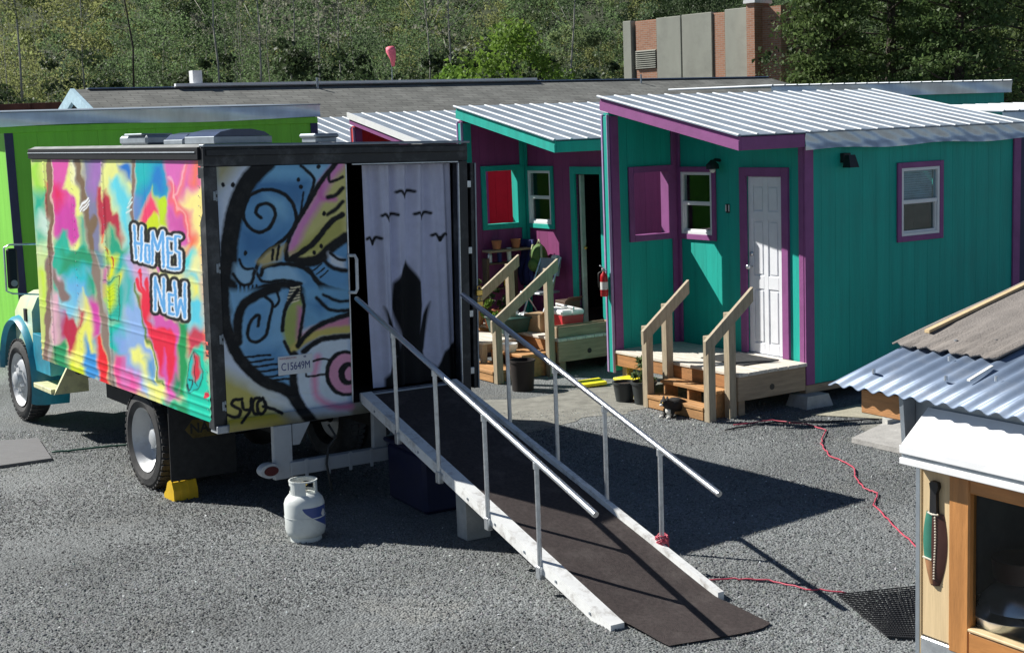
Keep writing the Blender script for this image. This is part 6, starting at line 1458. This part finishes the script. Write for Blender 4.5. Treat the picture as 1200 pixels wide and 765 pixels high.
# corrugated roof: waves across y, sheet rising along +x
def roof_xz(x): return 1.968+.25*x
ny = 190; V = []; F = []; xs = [-.02, .36, .75, 1.5]
for a in range(ny+1):
    y = .425-1.85*a/ny
    for x in xs: V.append((x, y-.0*x, roof_xz(x)+.0075*math.cos(y*2*math.pi/.076)))
m_ = len(xs)
for a in range(ny):
    for b in range(m_-1): q_ = a*m_+b; F.append((q_, q_+1, q_+m_+1, q_+m_))
cr = MB().add(V, F).build('corrugated_roof', 'corrugated', sd_, True); md = cr.modifiers.new('t', 'SOLIDIFY'); md.thickness = .004
V = []; F = []
for a in range(31):
    for b in range(9):
        y = .44-.52*a/30; x = .355+1.15*b/8+.008*math.sin(a*1.3); V.append((x, y-.05*(x-.35), roof_xz(x)+.017+.005*math.sin(a*2.1)*(b < 2)+.003*math.sin(a*.9+b)))
for a in range(30):
    for b in range(8): q_ = a*9+b; F.append((q_, q_+1, q_+10, q_+9))
tp = MB().add(V, F).build('roofing_felt', 'tarpaper', sd_, True); md = tp.modifiers.new('t', 'SOLIDIFY'); md.thickness = .008
MB().hexa([(.48, .36, roof_xz(.48)+.028), (1.5, .31, roof_xz(1.5)+.028), (1.5, .335, roof_xz(1.5)+.028), (.48, .385, roof_xz(.48)+.028), (.48, .36, roof_xz(.48)+.04), (1.5, .31, roof_xz(1.5)+.04), (1.5, .335, roof_xz(1.5)+.04), (.48, .385, roof_xz(.48)+.04)]).build('batten', 'pale_wood', sd_)
for (x, y) in ((.1, .30), (.14, -.02), (.2, -.2), (.3, .1), (.45, .2), (.5, .05), (.12, -.42), (.33, -.28)):
    MB().tube([(x, y, roof_xz(x)+.012), (x, y, roof_xz(x)+.030)], .007, 8).build('screw', 'galv', cr)
MB().hexa([(.16, -.115, roof_xz(.16)+.014), (.30, -.105, roof_xz(.30)+.014), (.30, -.09, roof_xz(.3)+.014), (.16, -.10, roof_xz(.16)+.014), (.16, -.115, roof_xz(.16)+.02), (.30, -.105, roof_xz(.3)+.02), (.30, -.09, roof_xz(.3)+.02), (.16, -.10, roof_xz(.16)+.02)]).build('tape_strip', 'paper', cr)
# leather sheath on the board
ks = thing('knife_sheath', 'laced green and brown leather knife sheath hung on the pale shed board', 'sheath', SH0, HY)
yc = -.100; zt, zb_ = 1.675, 1.28
def sheath(z0, z1, wf, y_off0, m, nm, th=.012, x0=-.004):
    V = []; F = []; n_ = 18
    for k_ in range(n_+1):
        t = k_/n_; z = z1+(z0-z1)*t; a, b = wf(t)
        V += [(x0, yc+a, z), (x0-th, yc+a*.7+b*.3, z), (x0-th, yc+a*.3+b*.7, z), (x0, yc+b, z)]
    for k_ in range(n_):
        for i in range(3): q_ = k_*4+i; F.append((q_, q_+1, q_+5, q_+4))
    return MB().add(V, F).build(nm, m, ks, True)
prof = lambda t: .021+.034*math.sin(math.pi*min(1, .15+t*.85))**.8
sheath(zb_, 1.555, lambda t: (-prof(t), prof(t)*1.0), 0, 'leather', 'body')
sheath(1.38, 1.555, lambda t: (-.010, prof(t*.63)*1.03), 0, 'leather_green', 'green_panel', .0135)
sheath(zb_+.005, 1.375, lambda t: (-.010, max(.004, prof(.66+t*.34)*1.0)), 0, 'leather_tan', 'tan_panel', .0132)
MB().prism([(yc-.018, 1.55), (yc+.014, 1.55), (yc+.012, 1.64), (yc+.016, 1.665), (yc+.006, 1.675), (yc-.022, 1.672), (yc-.026, 1.655), (yc-.016, 1.63)], 'x', -.02, -.004).build('grip', 'black', ks)
for k_ in range(24): MB().ball((-.0185, yc-.010-.003*math.sin(k_*.2), 1.55-.0105*k_), .0042, 6).build('stitch', 'lace', ks)
MB().tube([(-.016, yc-.024, 1.553), (-.02, yc, 1.55), (-.016, yc+.024, 1.553)], .004, 6).tube([(-.016, yc+.006, 1.376), (-.017, yc+.045, 1.38)], .004, 6).build('lacing', 'lace', ks)
# things seen through the shed window
def inside(name, label, cat_, loc, prof, m): return lathe_thing(name, label, cat_, SH0+Qd*loc[0]+Pd*loc[1]+np.array([0, 0, loc[2]]), prof, m)
inside('steel_bowl', 'shiny steel bowl inside the shed window', 'bowl', (.14, -.335, 1.075), [(.001, .0), (.06, 0), (.13, .10), (.14, .13), (.135, .13), (.05, .01), (.001, .01)], 'silver')
inside('steel_dome', 'domed steel cover stacked behind the bowl in the shed', 'dish cover', (.30, -.24, 1.175), [(.15, 0), (.14, .03), (.10, .07), (.02, .09), (.02, .11), (.001, .115)], 'silver')
inside('stock_pot', 'dark pot on the shed shelf behind the glass', 'pot', (.34, -.21, 1.262), [(.001, 0), (.10, 0), (.11, .08), (.10, .08), (.001, .02)], 'leather')
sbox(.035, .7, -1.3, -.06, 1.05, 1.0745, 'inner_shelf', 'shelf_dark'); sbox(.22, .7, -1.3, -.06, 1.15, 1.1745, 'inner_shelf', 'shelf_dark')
